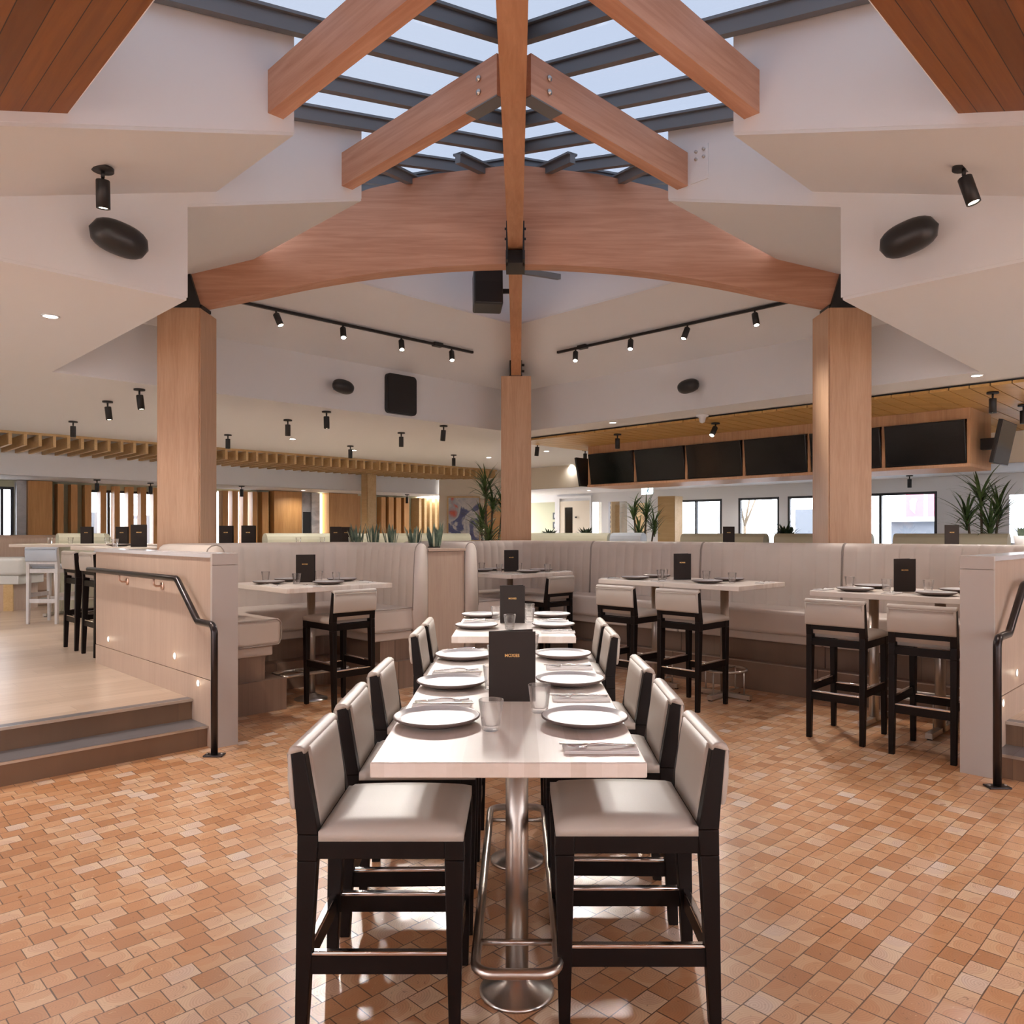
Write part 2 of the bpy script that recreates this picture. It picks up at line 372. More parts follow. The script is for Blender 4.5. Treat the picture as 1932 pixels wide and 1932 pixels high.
def wall_a(name, a, pts, t=-.08, m='paint', both=True):
    def mk(f):
        mb = MB(); mb.slab(pts, lambda b, z, s: (*f(a+(t if s else (.004 if t < 0 else -.004)), b), z), t); return struct(mb.obj(name, M[m]))
    mk(lambda a, b: AB(a, b))
    if both: mk(lambda a, b: AB(*mir(a, b)))
def abbox(name, a0, a1, b0, b1, z0, z1, m, kind='structure', parent=None, bevel=0):
    mb = MB(RAB); mb.box(a0, a1, b0, b1, z0, z1); o = mb.obj(name, M[m] if isinstance(m, str) else m, parent, bevel)
    if kind and not parent: o['kind'] = kind
    return o
# floors
fl = MB(); fl.box(-9, 9, -3, 16, -.1, 0); struct(fl.obj('floor', M['floor']))
fp = MB(RAB)
fp.prism([(-9,5.76),(2.33,5.76),(2.33,7.66),(7.70,7.66),(7.70,1.30),(5.82,1.30),(5.82,-9),(17,-9),(17,19),(-9,19)], .001, .30)
struct(fp.obj('floor', M['platform']))
# level ceilings
absl('ceiling', [(-9,5.41),(2.15,5.41),(2.15,8.77),(8.73,8.77),(8.73,2.18),(5.375,2.18),(5.375,-9),(13.79,-9),(13.79,15.77),(-9,15.77)], ZM, .1)
# eave fascias of the raised tray
wall_b('wall_back', 8.77, [(2.15,ZM+.02),(8.73,ZM+.02),(8.73,ZE+.05),(2.15,ZE+.05)])
wall_a('wall_front', 2.15, [(5.41,ZM+.02),(8.77,ZM+.02),(8.77,ZE+.05),(5.41,ZE+.05)])
# stepped walls of the skylight well
wall_b('wall_left', 5.41, [(-3,ZM+.02),(2.157,ZM+.02),(2.157,ZE+.02),(3.577,F1(3.577,0)+.02),(3.577,G1(3.577,0)),(2.36,G1(2.36,0)),(-3,G1(-3,0))])
wall_b('wall_left', 4.306, [(-3,3.99+G*(-3-2.36)),(2.36,3.99),(2.36,G1(2.36,0)),(1.0,G1(1,0)),(-3,G1(-3,0))], m='paint_cool')
wall_a('wall_front', 2.36, [(4.306,3.99),(5.40,3.99),(5.40,G1(2.36,0)),(4.306,G1(2.36,0))], m='paint_cool')
wall_a('wall_front', 1.123, [(1.0,3.625),(4.386,3.625),(4.386,G1(1.123,0)),(1.0,G1(1.123,0))], m='paint_cool')
wall_a('wall_front', 3.577, [(5.41,F1(3.577,0)+.02),(7.35,F1(3.577,0)+.02),(7.35,G1(3.577,0)),(5.41,G1(3.577,0))], m='paint_cool')
zb = F2(0,7.27)+.02
wall_b('wall_back', 7.27, [(3.9,zb),(7.27,zb),(7.27,5.06),(3.9,5.06)], m='paint_cool')
# sloped ceilings
pair('ceiling', [(2.15,5.41),(3.577,5.41),(3.577,7.35),(2.15,8.77)], F1)
pair('ceiling', [(2.15,8.77),(2.75,8.17),(2.90,8.27),(3.90,7.27),(7.27,7.27),(8.73,8.77)], F2)
pair('ceiling', [(-3,4.306),(2.36,4.306),(2.36,5.41),(-3,5.41)], lambda a, b: 3.97+G*(a-2.36))
# cedar boarded ceilings in the near corners, boards run along b
def cedar(flip):
    mb = MB(); P = [(-3,-1.5),(1.123,-1.5),(1.123,4.306),(-3,4.306)]
    mb.slab(P, lambda a, b, s: (a, b, 3.625+G*(a-1.123)+(.08 if s else 0)), .08)
    me = mb.mesh('ceiling', M['cedar']); o = bpy.data.objects.new('ceiling', me); C.objects.link(o); o['kind'] = 'structure'
    if not flip: o.rotation_euler = (0,0,PI/4)
    else: me.transform(Matrix.Scale(-1, 4, (0,1,0))); me.flip_normals(); o.rotation_euler = (0,0,PI-PI/4); o.location = (2*XC,0,0)
cedar(False); cedar(True)
# the rest of the room, out of view
fw = MB(); fw.box(-10.5, 10.5, -3.1, -3.0, 0, 5.2); struct(fw.obj('wall_front', M['paint']))
fw = MB(RAB); fw.box(-9.1, -9.0, 4.2, 19, 0, 3.3); fw.box(-9.1, -3.0, 4.2, 4.3, 0, 3.3) if False else None; struct(fw.obj('wall_left', M['paint']))
fw = MB(RAB); fw.box(4.2, 19, -9.1, -9.0, 0, 3.3); struct(fw.obj('wall_right', M['paint']))
# far soffits, lower ceilings, outer walls
wall_b('wall_back', 15.77, [(-9,2.55),(13.2,2.55),(13.2,ZM+.1),(-9,ZM+.1)], both=False)
wall_a('wall_right', 13.79, [(-9,2.62),(15.2,2.62),(15.2,ZM+.1),(-9,ZM+.1)], t=.08, both=False, m='cream')
absl('ceiling', [(-9,15.77),(13.3,15.77),(13.3,19),(-9,19)], 2.55, .1)
absl('ceiling', [(13.79,-9),(19,-9),(19,17),(13.79,17)], 2.62, .1)
BW = 17.32; AW = 16.19
def holewall(name, along, c, spans, z0, z1, holes, m, t=.12):
    """wall on plane b=c (along 'a') or a=c (along 'b') with rectangular openings (u0,u1,za,zb)"""
    mb = MB(RAB)
    def bx(u0, u1, a, b):
        if u1-u0 < 1e-4 or b-a < 1e-4: return
        if along == 'a': mb.box(u0, u1, c, c+t, a, b)
        else: mb.box(c, c+t, u0, u1, a, b)
    u = spans[0]
    for h0, h1, a, b in sorted(holes):
        bx(u, h0, z0, z1); bx(h0, h1, z0, a); bx(h0, h1, b, z1); u = h1
    bx(u, spans[1], z0, z1); return struct(mb.obj(name, M[m]))
oB = lambda px: on_b(px, BW); oA = lambda px: on_a(px, AW)
holewall('wall_back', 'a', BW, (-9, 14), .3, 2.55, [(oB(-60), oB(26), 1.25, 2.42), (oB(160), oB(296), 1.2, 2.42), (oB(409), oB(470), 1.2, 2.5)], 'sage')
rw = [(oA(1362), oA(1274)), (oA(1470), oA(1393)), (oA(1560), oA(1486)), (oA(1768), oA(1600))]
wh = [(u0, u1, 1.25, 2.34) for u0, u1 in rw] + [(oA(1224), oA(1192), 1.2, 2.36), (oA(1186), oA(1145), 1.2, 2.42), (oA(1138), oA(1098), 1.2, 2.42), (oA(1048), oA(985), .3, 2.42), (oA(2050), oA(1898), 1.3, 2.28)]
holewall('wall_right', 'b', AW, (-9, 16), .3, 2.62, wh, 'paint')
def window(name, along, c, u0, u1, z0, z1, mull=(), m='darkframe', fr=.05):
    fb = MB(RAB); pb = MB(RAB)
    def bx(mb, a0, a1, za, zb, d0=0, d1=.08):
        if along == 'a': mb.box(a0, a1, c+d0, c+d1, za, zb)
        else: mb.box(c+d0, c+d1, a0, a1, za, zb)
    bx(fb, u0, u0+fr, z0, z1); bx(fb, u1-fr, u1, z0, z1); bx(fb, u0+fr, u1-fr, z1-fr, z1); bx(fb, u0+fr, u1-fr, z0, z0+fr)
    for w in mull: bx(fb, w-fr/2, w+fr/2, z0+fr, z1-fr)
    o = fb.obj(name, M[m]); o['kind'] = 'structure'
    bx(pb, u0+fr, u1-fr, z0+fr, z1-fr, .035, .045)
    p = pb.obj('pane', M['pane']); loc = p.location.copy(); p.parent = o; p.location = loc-o.location
    return o
wi = 2
for (u0, u1), ml in zip(rw, ((.55,), (), (), (.62,))):
    window('window_%d' % wi, 'b', AW, u0, u1, 1.25, 2.34, [u1-(u1-u0)*(1-k) for k in ml]); wi += 1
for px0, px1, z1 in ((1224,1192,2.36),(1186,1145,2.42),(1138,1098,2.42)):
    window('window_%d' % wi, 'b', AW, oA(px0), oA(px1), 1.2, z1, m='paint'); wi += 1
window('window_%d' % wi, 'b', AW, oA(2050), oA(1898), 1.3, 2.28, m='paint'); wi += 1
window('window_%d' % wi, 'a', BW, oB(-60), oB(26), 1.25, 2.42, (oB(4),)); wi += 1
window('window_%d' % wi, 'a', BW, oB(160), oB(296), 1.2, 2.42, (oB(205), oB(250))); wi += 1
# skylight glazing : one window, its steel bars as parts
gp = MB()
for poly, fn in (([(1.123,1.163),(5.65,5.69),(4.07,7.27),(3.577,7.27),(3.577,5.41),(2.36,5.41),(2.36,4.306),(1.123,4.306)], G1),
                 ([(5.65,5.69),(7.25,7.29),(4.07,7.27)], G2)):
    for fl_ in (0, 1):
        vs = []
        for a, b in poly:
            z = fn(a, b)+.02
            x, y = AB(*(mir(a, b) if fl_ else (a, b))); vs.append((x, y, z))
        gp._add(vs+[(x, y, z+.012) for x, y, z in vs], [tuple(range(len(vs))), tuple(reversed(range(len(vs), 2*len(vs))))])
sky = gp.obj('window_1', M['skypane']); sky['kind'] = 'structure'; so = sky.location.copy()
def gbar(p, q, w=.055, h=.115, c=0):
    mb = MB(Matrix.Translation(-so)); mb.bar(p, q, w, h, c=c); mb.bar((p[0],p[1],p[2]), (q[0],q[1],q[2]), w+.05, .02, c=0); mb.obj('glazing_bar', M['frame_grey'], sky)
for b in (1.546, 2.098, 2.65, 3.202, 3.754, 4.25, 4.858, 5.36, 5.96, 6.51, 7.06):
    lo = 1.123 if b < 4.3 else (2.36 if b < 5.40 else 3.577); hi = b-.04 if b < 5.69 else 5.65-(b-5.69)
    for f in (lambda a, b: (a, b), mir):
        gbar((*AB(*f(lo, b)), G1(lo, 0)), (*AB(*f(hi, b)), G1(hi, 0)))
for a in (4.6, 5.15, 5.65, 6.2, 6.75):                              # back slopes
    lo = 5.69+abs(a-5.65)
    for f in (lambda a, b: (a, b), mir): gbar((*AB(*f(a, lo)), G2(0, lo)), (*AB(*f(a, 7.27)), G2(0, 7.27)))
gbar((XC, 1.62, G1(1.123,0)), (XC, 8.02, GA), .09, .16)
gbar((XC, 8.02, GA), (XC, 10.28, G2(0,7.27)), .09, .16)
for s in (-1, 1): gbar((XC+s*2.2, 8.02, GA-GK*2.2/R2), (XC, 8.02, GA), .07, .12)
for s in (-1, 1):                                                    # little struts carrying the glazing off the arch
    gbar((XC+s*.95, 8.02, 5.20), (XC+s*1.25, 7.2, 5.02), .06, .1); gbar((XC+s*.15, 8.02, 5.29), (XC+s*.55, 7.35, 5.17), .06, .1)
    mb = MB(Matrix.Translation(-so)); mb.box(XC+s*.95-.04, XC+s*.95+.04, 8.0, 8.08, 5.16, 5.26); mb.obj('strut', M['frame_grey'], sky)
# ---------------------------------------------------------------- steps
def stairs(flip, label):
    t = thing('stair_flight', label, 'steps', (*AB(*(mir(0,5.6) if flip else (0,5.6))), 0)); inv = Matrix.Translation(-t.location)
    if flip: T = inv @ RAB; A0, A1 = None, None
    def bx(nm, u0, u1, v0, v1, z0, z1, m, par=t, bev=0):
        mb = MB(inv @ RAB)
        if flip: mb.box(v0+.06, v1+.06, u0+.5, u1-1.035, z0, z1)
        else: mb.box(u0, u1-.005, v0, v1, z0, z1)
        return mb.obj(nm, M[m], par, bev)
    bx('riser', -6, 2.33, 5.48, 5.76, 0, .138, 'riser'); tr = bx('tread', -6, 2.33, 5.47, 5.75, .138, .15, 'tread')
    bx('nosing', -6, 2.33, 5.46, 5.475, .135, .151, 'steel', tr)
    bx('riser', -6, 2.33, 5.75, 5.765, .15, .288, 'riser'); tr = bx('tread', -6, 2.33, 5.74, 5.83, .288, .303, 'tread')
    bx('nosing', -6, 2.33, 5.73, 5.745, .285, .304, 'steel', tr)
stairs(False, 'two wood-look steps with dark treads on the left, up to the blond floor')
stairs(True, 'two wood-look steps with dark treads cut by the right picture edge')
# ---------------------------------------------------------------- divider walls with handrails and step lights
def divider(side):
    L = side == 'left'
    def bx(mb, u0, u1, v0, v1, z0, z1):                              # u along the wall away from its end, v from stair face outwards
        if L: mb.box(2.33+v0, 2.33+v1, 5.38+u0, 5.38+u1, z0, z1)
        else: mb.box(5.48+u0, 5.48+u1, 1.30+v0, 1.30+v1, z0, z1)
    nm = 'low_divider_wall'
    t = thing(nm, 'low oak panelled divider wall with grey end post and handrail, %s' % ('left of the curved booth' if L else 'at the right picture edge'), 'partition',
              (*(AB(2.42,5.38) if L else AB(5.48,1.39)), 0)); inv = Matrix.Translation(-t.location) @ RAB
    n = 2.62 if L else 3.2
    mb = MB(inv); bx(mb, .03, n, 0, .17, .48, 1.355); mb.obj('upper_panel', M['oak_wall'], t)
    mb = MB(inv); bx(mb, .03, n, -.003, .17, 0, .475); mb.obj('base_panel', M['oak_wall'], t)
    mb = MB(inv); bx(mb, 0, .03, -.012, .178, 0, 1.30); bx(mb, 0, .03, -.012, .178, 1.304, 1.385); mb.obj('end_post', M['post'], t)
    mb = MB(inv); bx(mb, .03, n, -.012, .178, 1.355, 1.385); mb.obj('ledge', M['quartz'], t)
    return t
M['post'] = mat('taupe_post_paint', (.50,.445,.41), .6, spec=.3)
divider('left'); divider('right')
def handrail(L):
    P = (lambda u, v, z: (*AB(2.33-v, 5.38+u), z)) if L else (lambda u, v, z: (*AB(5.48+u, 1.30-v), z))
    r0 = P(-.17, .07, 0)
    t = thing('handrail', 'dark bronze tube handrail bolted to the brick-like floor beside the %s steps' % ('left' if L else 'right'), 'handrail', r0)
    inv = Matrix.Translation(-Vector(r0))
    pts = [P(-.17,.07,.01), P(-.17,.07,.84)]
    for k in range(1, 6): an = k/6*PI/2; pts.append(P(-.17+.06*(1-math.cos(an)), .07, .84+.06*math.sin(an)))
    pts += [P(-.11,.07,.90), P(.10,.07,.90)]
    pts += [P(.12,.07,.912), P(.47,.07,1.178), P(.50,.07,1.19)]
    pts += [P(2.6 if L else 3.0,.07,1.19)]
    mb = MB(inv); mb.tube(pts, .0235, 14); mb.obj('tube', M['bronze'], t)
    mb = MB(inv); x, y, z = r0; mb.box(x-.065, x+.065, y-.04, y+.04, 0, .012); fo = mb.obj('flange', M['bronze'], t, .003)
    for dx in (-.05, .05):
        mb = MB(inv); mb.cyl((x+dx,y,.012), (x+dx,y,.018), .008, 8); mb.obj('bolt', M['steel'], fo)
    for u in (.95, 1.75):
        mb = MB(inv); mb.tube([P(u,.07,1.17), P(u,.07,1.125), P(u,.05,1.11), P(u,.0,1.11)], .008, 8); mb.cyl(P(u,.0,1.11), P(u,.012,1.11), .03, 16); mb.obj('bracket', M['copper'], t)
handrail(True); handrail(False)
def steplight(L, u, z, lab):
    P = (lambda u, v, z: (*AB(2.33-v, 5.38+u), z)) if L else (lambda u, v, z: (*AB(5.48+u, 1.30-v), z))
    o0 = P(u, 0, z); inv = Matrix.Translation(-Vector(o0)); d = Vector(P(u,1,z))-Vector(o0)
    t = thing('step_light', lab, 'step light', o0, group='step lights in the divider walls')
    mb = MB(inv); mb.lathe([(.026,0),(.026,.006),(.021,.006),(.021,0)], 20, o0, d, True); mb.obj('trim_ring', M['paint'], t)
    mb = MB(inv); mb.cyl(o0, Vector(o0)+d*.004, .021, 20); mb.obj('lens', M['steplens'], t)
    l = bpy.data.lights.new('step_lamp', 'POINT'); l.energy = .06; l.color = (1,.85,.65); l.shadow_soft_size = .02
    lo = bpy.data.objects.new('step_lamp', l); C.objects.link(lo); lo.parent = t; lo.location = d*.04
steplight(True, 2.25, .56, 'small round step light farthest along the left divider wall')
steplight(True, .70, .58, 'small round step light in the middle of the left divider wall')
steplight(True, .26, .43, 'small round step light above the first tread of the left steps')
steplight(False, .26, .43, 'small round step light low above the first tread of the right steps')
steplight(False, .62, .58, 'small round step light higher up by the right handrail')
# ---------------------------------------------------------------- timber columns
def column(x, y, w, z0, z1, label, m='oak', rz=0):
    t = thing('timber_column', label, 'column', (x, y, z0), rz)
    mb = MB(); k = w/2; e = .012
    mb.box(-k+e, k-e, -k, k, 0, z1-z0); mb.box(-k, -k+e, -k+e, k-e, 0, z1-z0); mb.box(k-e, k, -k+e, k-e, 0, z1-z0)
    mb.obj('casing', M[m], t); return t
column(XC-3.37, 7.90, .433, .3, 3.786, 'large square oak column on the left, under the left end of the arch')
column(XC+3.35, 7.90, .433, .3, 3.786, 'large square oak column on the right, under the right end of the arch')
column(XC, 11.47, .44, .3, 3.83, 'square oak column in the centre, behind the corner booth')
column(-3.55, 18.3, .26, .3, 3.15, 'slim distant oak column behind the row of snake plants', 'slat', PI/4)
column(3.45, 17.4, .42, .3, 2.36, 'golden column under the screen bulkhead, right of the centre column', 'slat', PI/3.4)
# ---------------------------------------------------------------- glulam frame
def arch():
    t = thing('arched_beam', 'huge arched laminated beam spanning between the two side columns', 'beam', (XC, 7.80, 3.815))
    xs = [i*.1675-3.35 for i in range(41)]
    lo = [(x, 4.275-.044*x*x if abs(x) < 2.6 else 4.275-.044*6.76-(abs(x)-2.6)*.19) for x in xs]
    def top(x):
        x = abs(x); P = [(0,5.30),(.87,5.20),(1.6,5.03),(2.75,4.40),(3.4,4.22)]
        for (a, za), (b, zb) in zip(P, P[1:]):
            if x <= b: return za+(zb-za)*(x-a)/(b-a)
    for s in (-1, 1):
        mb = MB(); X = [(x, z) for x, z in lo if x*s > -.001]
        X = sorted(X, key=lambda p: abs(p[0])); n = len(X)
        vs = []
        for x, z in X:
            for yy in (-.09, .09): vs += [(x, yy, z-3.85), (x, yy, top(x)-3.85)]
        fs = []
        for i in range(n-1):
            a = 4*i; b = a+4; fs += [(a,b,b+1,a+1),(a+2,a+3,b+3,b+2),(a,a+2,b+2,b),(a+1,b+1,b+3,a+3)]
        fs += [(0,1,3,2),(4*(n-1),4*(n-1)+2,4*(n-1)+3,4*(n-1)+1)]
        mb._add(vs, fs); mb.obj('half_span', M['glulam'], t).scale = (.9725, 1, .975)
    for s in (-1, 1):
        mb = MB(); x0 = 3.36*s; mb.prism([(x0-.17*(s > 0)-.0*(s<0), -.12),(x0+.17*(s<0), -.12),(x0+.17*(s<0), .12),(x0-.17*(s>0), .12)], -.03, 0)
        mb.hexa([(s*3.20,-.13,-.03),(s*3.55,-.13,-.03),(s*3.55,.13,-.03),(s*3.20,.13,-.03),(s*3.34,-.13,.42),(s*3.60,-.13,.42),(s*3.60,.13,.42),(s*3.34,.13,.42)])
        mb.obj('steel_shoe', M['black'], t).scale = (.983, 1, 1)
    for z0 in (.25,): pass
arch()
def yprism(mb, pts, x0, x1):                                          # pts (y,z) outline, extruded in x
    n = len(pts); mb._add([(x0,y,z) for y,z in pts]+[(x1,y,z) for y,z in pts], [tuple(range(n)), tuple(reversed(range(n,2*n)))]+[(i,n+i,n+(i+1)%n,(i+1)%n) for i in range(n)])
def ridge():
    t = thing('ridge_beam', 'long laminated beam running overhead from the viewer to the centre of the arch', 'beam', (XC, 4.0, 3.9)); inv = Matrix.Translation(-t.location)
    u = lambda y: 3.86+.115*(y-3.36)
    mb = MB(inv); tp = lambda y: min(u(y)+.52, G1(0,0)+GK*(y/R2)-.15) if False else u(y)+.60
    yprism(mb, [(1.0,u(1.0)),(7.72,u(7.72)),(7.72,tp(7.72)),(1.0,tp(1.0))], XC-.071, XC+.071); mb.obj('beam', M['glulam_y'], t)
    mb = MB(inv); mb.box(XC-.095, XC+.095, 7.60, 7.95, 4.205, 4.33); mb.box(XC-.09, XC-.073, 7.50, 7.70, 4.205, 4.58); mb.box(XC+.073, XC+.09, 7.50, 7.70, 4.205, 4.58); h = mb.obj('steel_hanger', M['black'], t)
    for s in (-1, 1):
        for z in (4.44, 4.54):
            mb = MB(inv); mb.cyl((XC+s*.09,7.60,z), (XC+s*.105,7.60,z), .013, 8); mb.obj('bolt', M['black'], h)
ridge()
def backrib():
    t = thing('rear_beam', 'narrow orange beam dropping from the arch to the centre column', 'beam', (XC, 9.7, 3.83)); inv = Matrix.Translation(-t.location)
    lo = []; hi = []
    for i in range(13):
        y = 7.90+i*(11.42-7.90)/12; k = (y-7.80); z = 4.245-.034*k*k; lo.append((y, z)); hi.append((y, min(z+.42, ZE+.2375*(12.37-y)+.02)))
    mb = MB(inv); yprism(mb, lo+hi[::-1], XC-.071, XC+.071); mb.obj('beam', M['glulam_y'], t)
    mb = MB(inv); mb.box(XC-.10, XC+.09, 11.25, 11.6, 3.83, 3.85); mb.box(XC-.095, XC-.075, 11.22, 11.5, 3.83, 4.12); mb.box(XC+.075, XC+.085, 11.22, 11.5, 3.83, 4.1); sh = mb.obj('steel_shoe', M['black'], t)
    for z in (3.90, 3.99, 4.07):
        mb = MB(inv); mb.cyl((XC+.085,11.25,z), (XC+.12,11.25,z), .018, 8); mb.obj('bolt', M['black'], sh)
backrib()
def purlin(flip, a0, a1, b, zb, h, label, bolts=False):
    """horizontal beams that branch off the ridge beam; they run along b (left) or mirrored"""
    p = Vector((*AB(a0, b), 0)) ; f = (lambda a, b: AB(*mir(a, b))) if flip else AB
    P = Vector((*f(b, a0), zb)); Q = Vector((*f(b, a1), zb)); d = (Q-P); L = d.length
    o = thing('branch_beam', label, 'beam', P, math.atan2(d.y, d.x))
    mb = MB(); mb.box(0, L, -.05, .05, 0, h); mb.obj('beam', M['glulam'], o)
    if bolts:
        s = -1 if flip else 1
        mb = MB(); mb.box(.0, .30, -.052, .052, -.006, .004); mb.obj('steel_plate', M['frame_grey'], o)
        for z in (.085, .175):
            mb = MB(); yy = .056*(1 if not flip else -1); mb.lathe([(.02,0),(.02,.004),(.011,.004),(.011,.012),(0.001,.012)], 14, (.17,yy,z), (0,yy,0)); mb.obj('bolt', M['steel'], o)
for fl_, sd in ((False,'left'),(True,'right')):
    purlin(fl_, 3.58, 5.41, 3.44, 4.34, .27, 'bolted laminated beam branching %s from the ridge beam, farther from the viewer' % sd, True)
    purlin(fl_, 2.38, 4.306, 2.24, 4.04, .257, 'laminated beam branching %s from the ridge beam, nearer the viewer at the top picture edge' % sd)
def wallplate():
    c = (*AB(5.369, 3.32), 4.34); inv = Matrix.Translation(-Vector(c)) @ RAB
    t = thing('anchor_plate', 'white painted steel plate with four bolts at the right branch beam end', 'anchor plate', c)
    mb = MB(inv); mb.box(5.361, 5.375, 3.235, 3.395, 4.34, 4.62); mb.obj('plate', M['paint'], t)
    for b in (3.27, 3.34):
        for z in (4.52, 4.58):
            mb = MB(inv); mb.cyl((5.361,b,z), (5.345,b,z), .012, 8); mb.obj('bolt', M['steel'], t)
wallplate()
# ================================================================ FIXTURES
def lampdata(kind, e, col=(1,.88,.75), size=.03, ang=80, blend=.6):
    l = bpy.data.lights.new('lamp', kind); l.energy = e; l.color = col
    if kind == 'SPOT': l.spot_size = math.radians(ang); l.spot_blend = blend; l.shadow_soft_size = size
    elif kind == 'AREA': l.shape = 'DISK'; l.size = size*2; l.spread = math.radians(150)
    else: l.shadow_soft_size = size
    return l
LD = {}
def lampobj(key, parent, loc, mk, direction=(0,0,-1)):
    if key not in LD: LD[key] = mk()
    o = bpy.data.objects.new('lamp', LD[key]); C.objects.link(o); o.parent = parent; o.location = loc
    o.rotation_euler = Vector((0,0,-1)).rotation_difference(Vector(direction)).to_euler(); return o
def spot_proto(aim, lit, e, key, small=False):
    """surface-mounted black cylinder spot; origin at the ceiling plate"""
    t = thing('ceiling_spotlight', 'x', 'spotlight')
    mb = MB(); mb.cyl((0,0,-.018), (0,0,0), .06, 20); mb.obj('mount_plate', M['black'], t)
    d = Vector(aim).normalized(); piv = Vector((0,0,-.055))
    mb = MB(); mb.cyl((0,0,-.018), piv, .011, 8); mb.cyl(piv, piv+d*.05, .009, 8); mb.obj('stem', M['black'], t)
    h0 = piv+d*.015; h1 = h0+d*.16
    mb = MB(); mb.lathe([(.0005,0),(.036,0),(.038,.004),(.038,.16),(.031,.16),(.031,.135),(.0005,.135)], 20, h0, d); hd = mb.obj('lamp_head', M['black'], t)
    mb = MB(); mb.cyl(h0+d*.137, h0+d*(.152 if lit else .14), .030, 16); mb.obj('lens', M['lens'] if lit else M['black_pl'], hd)
    if lit: lampobj(key, t, h1+d*.01, lambda: lampdata('SPOT', e, ang=95, size=.03), d)
    return t
def ceil_pt(px, py, z=ZM): return pt(px, py, z)
PR = {}
def spot(px, py, label, aim=(0,0,-1), lit=True, z=ZM, e=20, loc=None, group='black cylinder spotlights'):
    k = (aim, lit, e); loc = loc or ceil_pt(px, py, z)
    if k not in PR:
        PR[k] = spot_proto(aim, lit, e*SPOT_W, 'spot%s%s' % (e, lit)); PR[k].location = loc; PR[k]['label'] = label; PR[k]['group'] = group; return PR[k]
    return dup(PR[k], loc, label=label, group=group)
lx = 'black spotlight on white ceiling, '
tL = (.12,.02,-1); tR = (-.05,.06,-1)
spot(263,734, lx+'nearest one left of the left column', tL)
spot(203,757, lx+'second one left of the left column', tL)
spot(138,795, lx+'third and farthest left of the left column', (0,0,-1))
spot(430,820, lx+'just right of the left column over the slats', (0,0,-1))
spot(543,792, lx+'between left column and pill speaker, left of a pair', (0,0,-1))
spot(616,776, lx+'just below the left pill speaker', (.02,0,-1))
spot(661,841, lx+'below the left pill speaker, close above the slats', (0,0,-1))
spot(757,816, lx+'straight below the rectangular wall speaker', (0,0,-1))
spot(837,803, lx+'right of the rectangular wall speaker', (-.08,0,-1))
spot(856,858, lx+'close above the slats left of the centre column', (0,0,-1))
spot(1014,836, lx+'just right of the centre column', (-.1,0,-1))
spot(1104,849, lx+'at the left end of the screen bulkhead, switched off', (0,0,-1), False)
lp = 'black spotlight under the golden plank ceiling, '
spot(1165,819, lp+'above the leftmost screens', (0,0,-1), z=ZM-.06)
spot(1350,798, lp+'glaring above the third screen', (-.45,-.5,-.8), z=ZM-.06)
spot(1873,740, lp+'right of the right column', (0,0,-1), z=ZM-.06)
spot(1931,764, lp+'cut by the right picture edge', (0,0,-1), z=ZM-.06)
lf = 'small spotlight under the low far ceiling, '
spot(183,905, lf+'over the window fins at the left', (0,0,-1), False, 2.55)
spot(284,911, lf+'beside the left column, lit', (0,0,-1), True, 2.55, 8)
spot(456,917, lf+'right of the left column over the oak fins', (0,0,-1), False, 2.55)
spot(768,933, lf+'above the beige fins near the painting', (0,0,-1), False, 2.55)
spot(1716,897, lf+'above the wide window at the right', (0,0,-1), False, 2.62)
spot(880,903, 'black spotlight aimed at the abstract painting', (0,.35,-1), True, ZM, 60)
# big spots on the near sloping ceilings
spot(0,0, 'large black spotlight on the sloping ceiling at the upper left, over the pill speaker', (-.06,.14,-1), True, e=70, loc=(-2.43,4.50,3.668))
spot(0,0, 'large lit black spotlight on the sloping ceiling at the upper right', (.25,-.15,-1), True, e=30.5, loc=(2.53,4.36,3.615))
# recessed downlights
def down_proto():
    t = thing('recessed_downlight', 'x', 'downlight')
    mb = MB(); mb.lathe([(.062,0),(.062,-.006),(.048,-.006),(.048,0)], 24, closed=True); mb.obj('trim_ring', M['paint'], t)
    mb = MB(); mb.cyl((0,0,-.003), (0,0,.0), .048, 20); mb.obj('lens', M['lens_soft'], t)
    lampobj('down', t, (0,0,-.02), lambda: lampdata('AREA', 16*DOWN_W, (1,.95,.90), .05)); return t
DP = []
def down(px, py, label, z=ZM, loc=None):
    loc = loc or ceil_pt(px, py, z); loc = (loc[0], loc[1], loc[2]-.001)
    if not DP: d = down_proto(); DP.append(d); d.location = loc; d['label'] = label; d['group'] = 'round recessed downlights'; return d
    r = dup(DP[0], loc, label=label, group='round recessed downlights')
    if z < 3 or px == 1079:
        if 'low' not in LD: LD['low'] = lampdata('AREA', 7, (1,.95,.90), .05)
        for o in C.objects:
            if o.parent == r and o.type == 'LIGHT': o.data = LD['low']
    return r
dl = 'round recessed downlight glowing in the white ceiling, '
down(95,596, dl+'largest, at the far left'); down(552,828, dl+'between the left column and the slats')
down(922,863, dl+'left of the centre column'); down(1031,851, dl+'right of the centre column'); down(1079,877, dl+'left of the screen bulkhead')
down(1156,797, dl+'above the plank ceiling edge'); down(1843,708, dl+'upper right above the planks')
dz = 'small downlight in the low far ceiling, '
down(572,925, dz+'in front of the marble panel', 2.55); down(1111,925, dz+'left of the wine display', 2.62); down(1370,912, dz+'over the windows', 2.62)
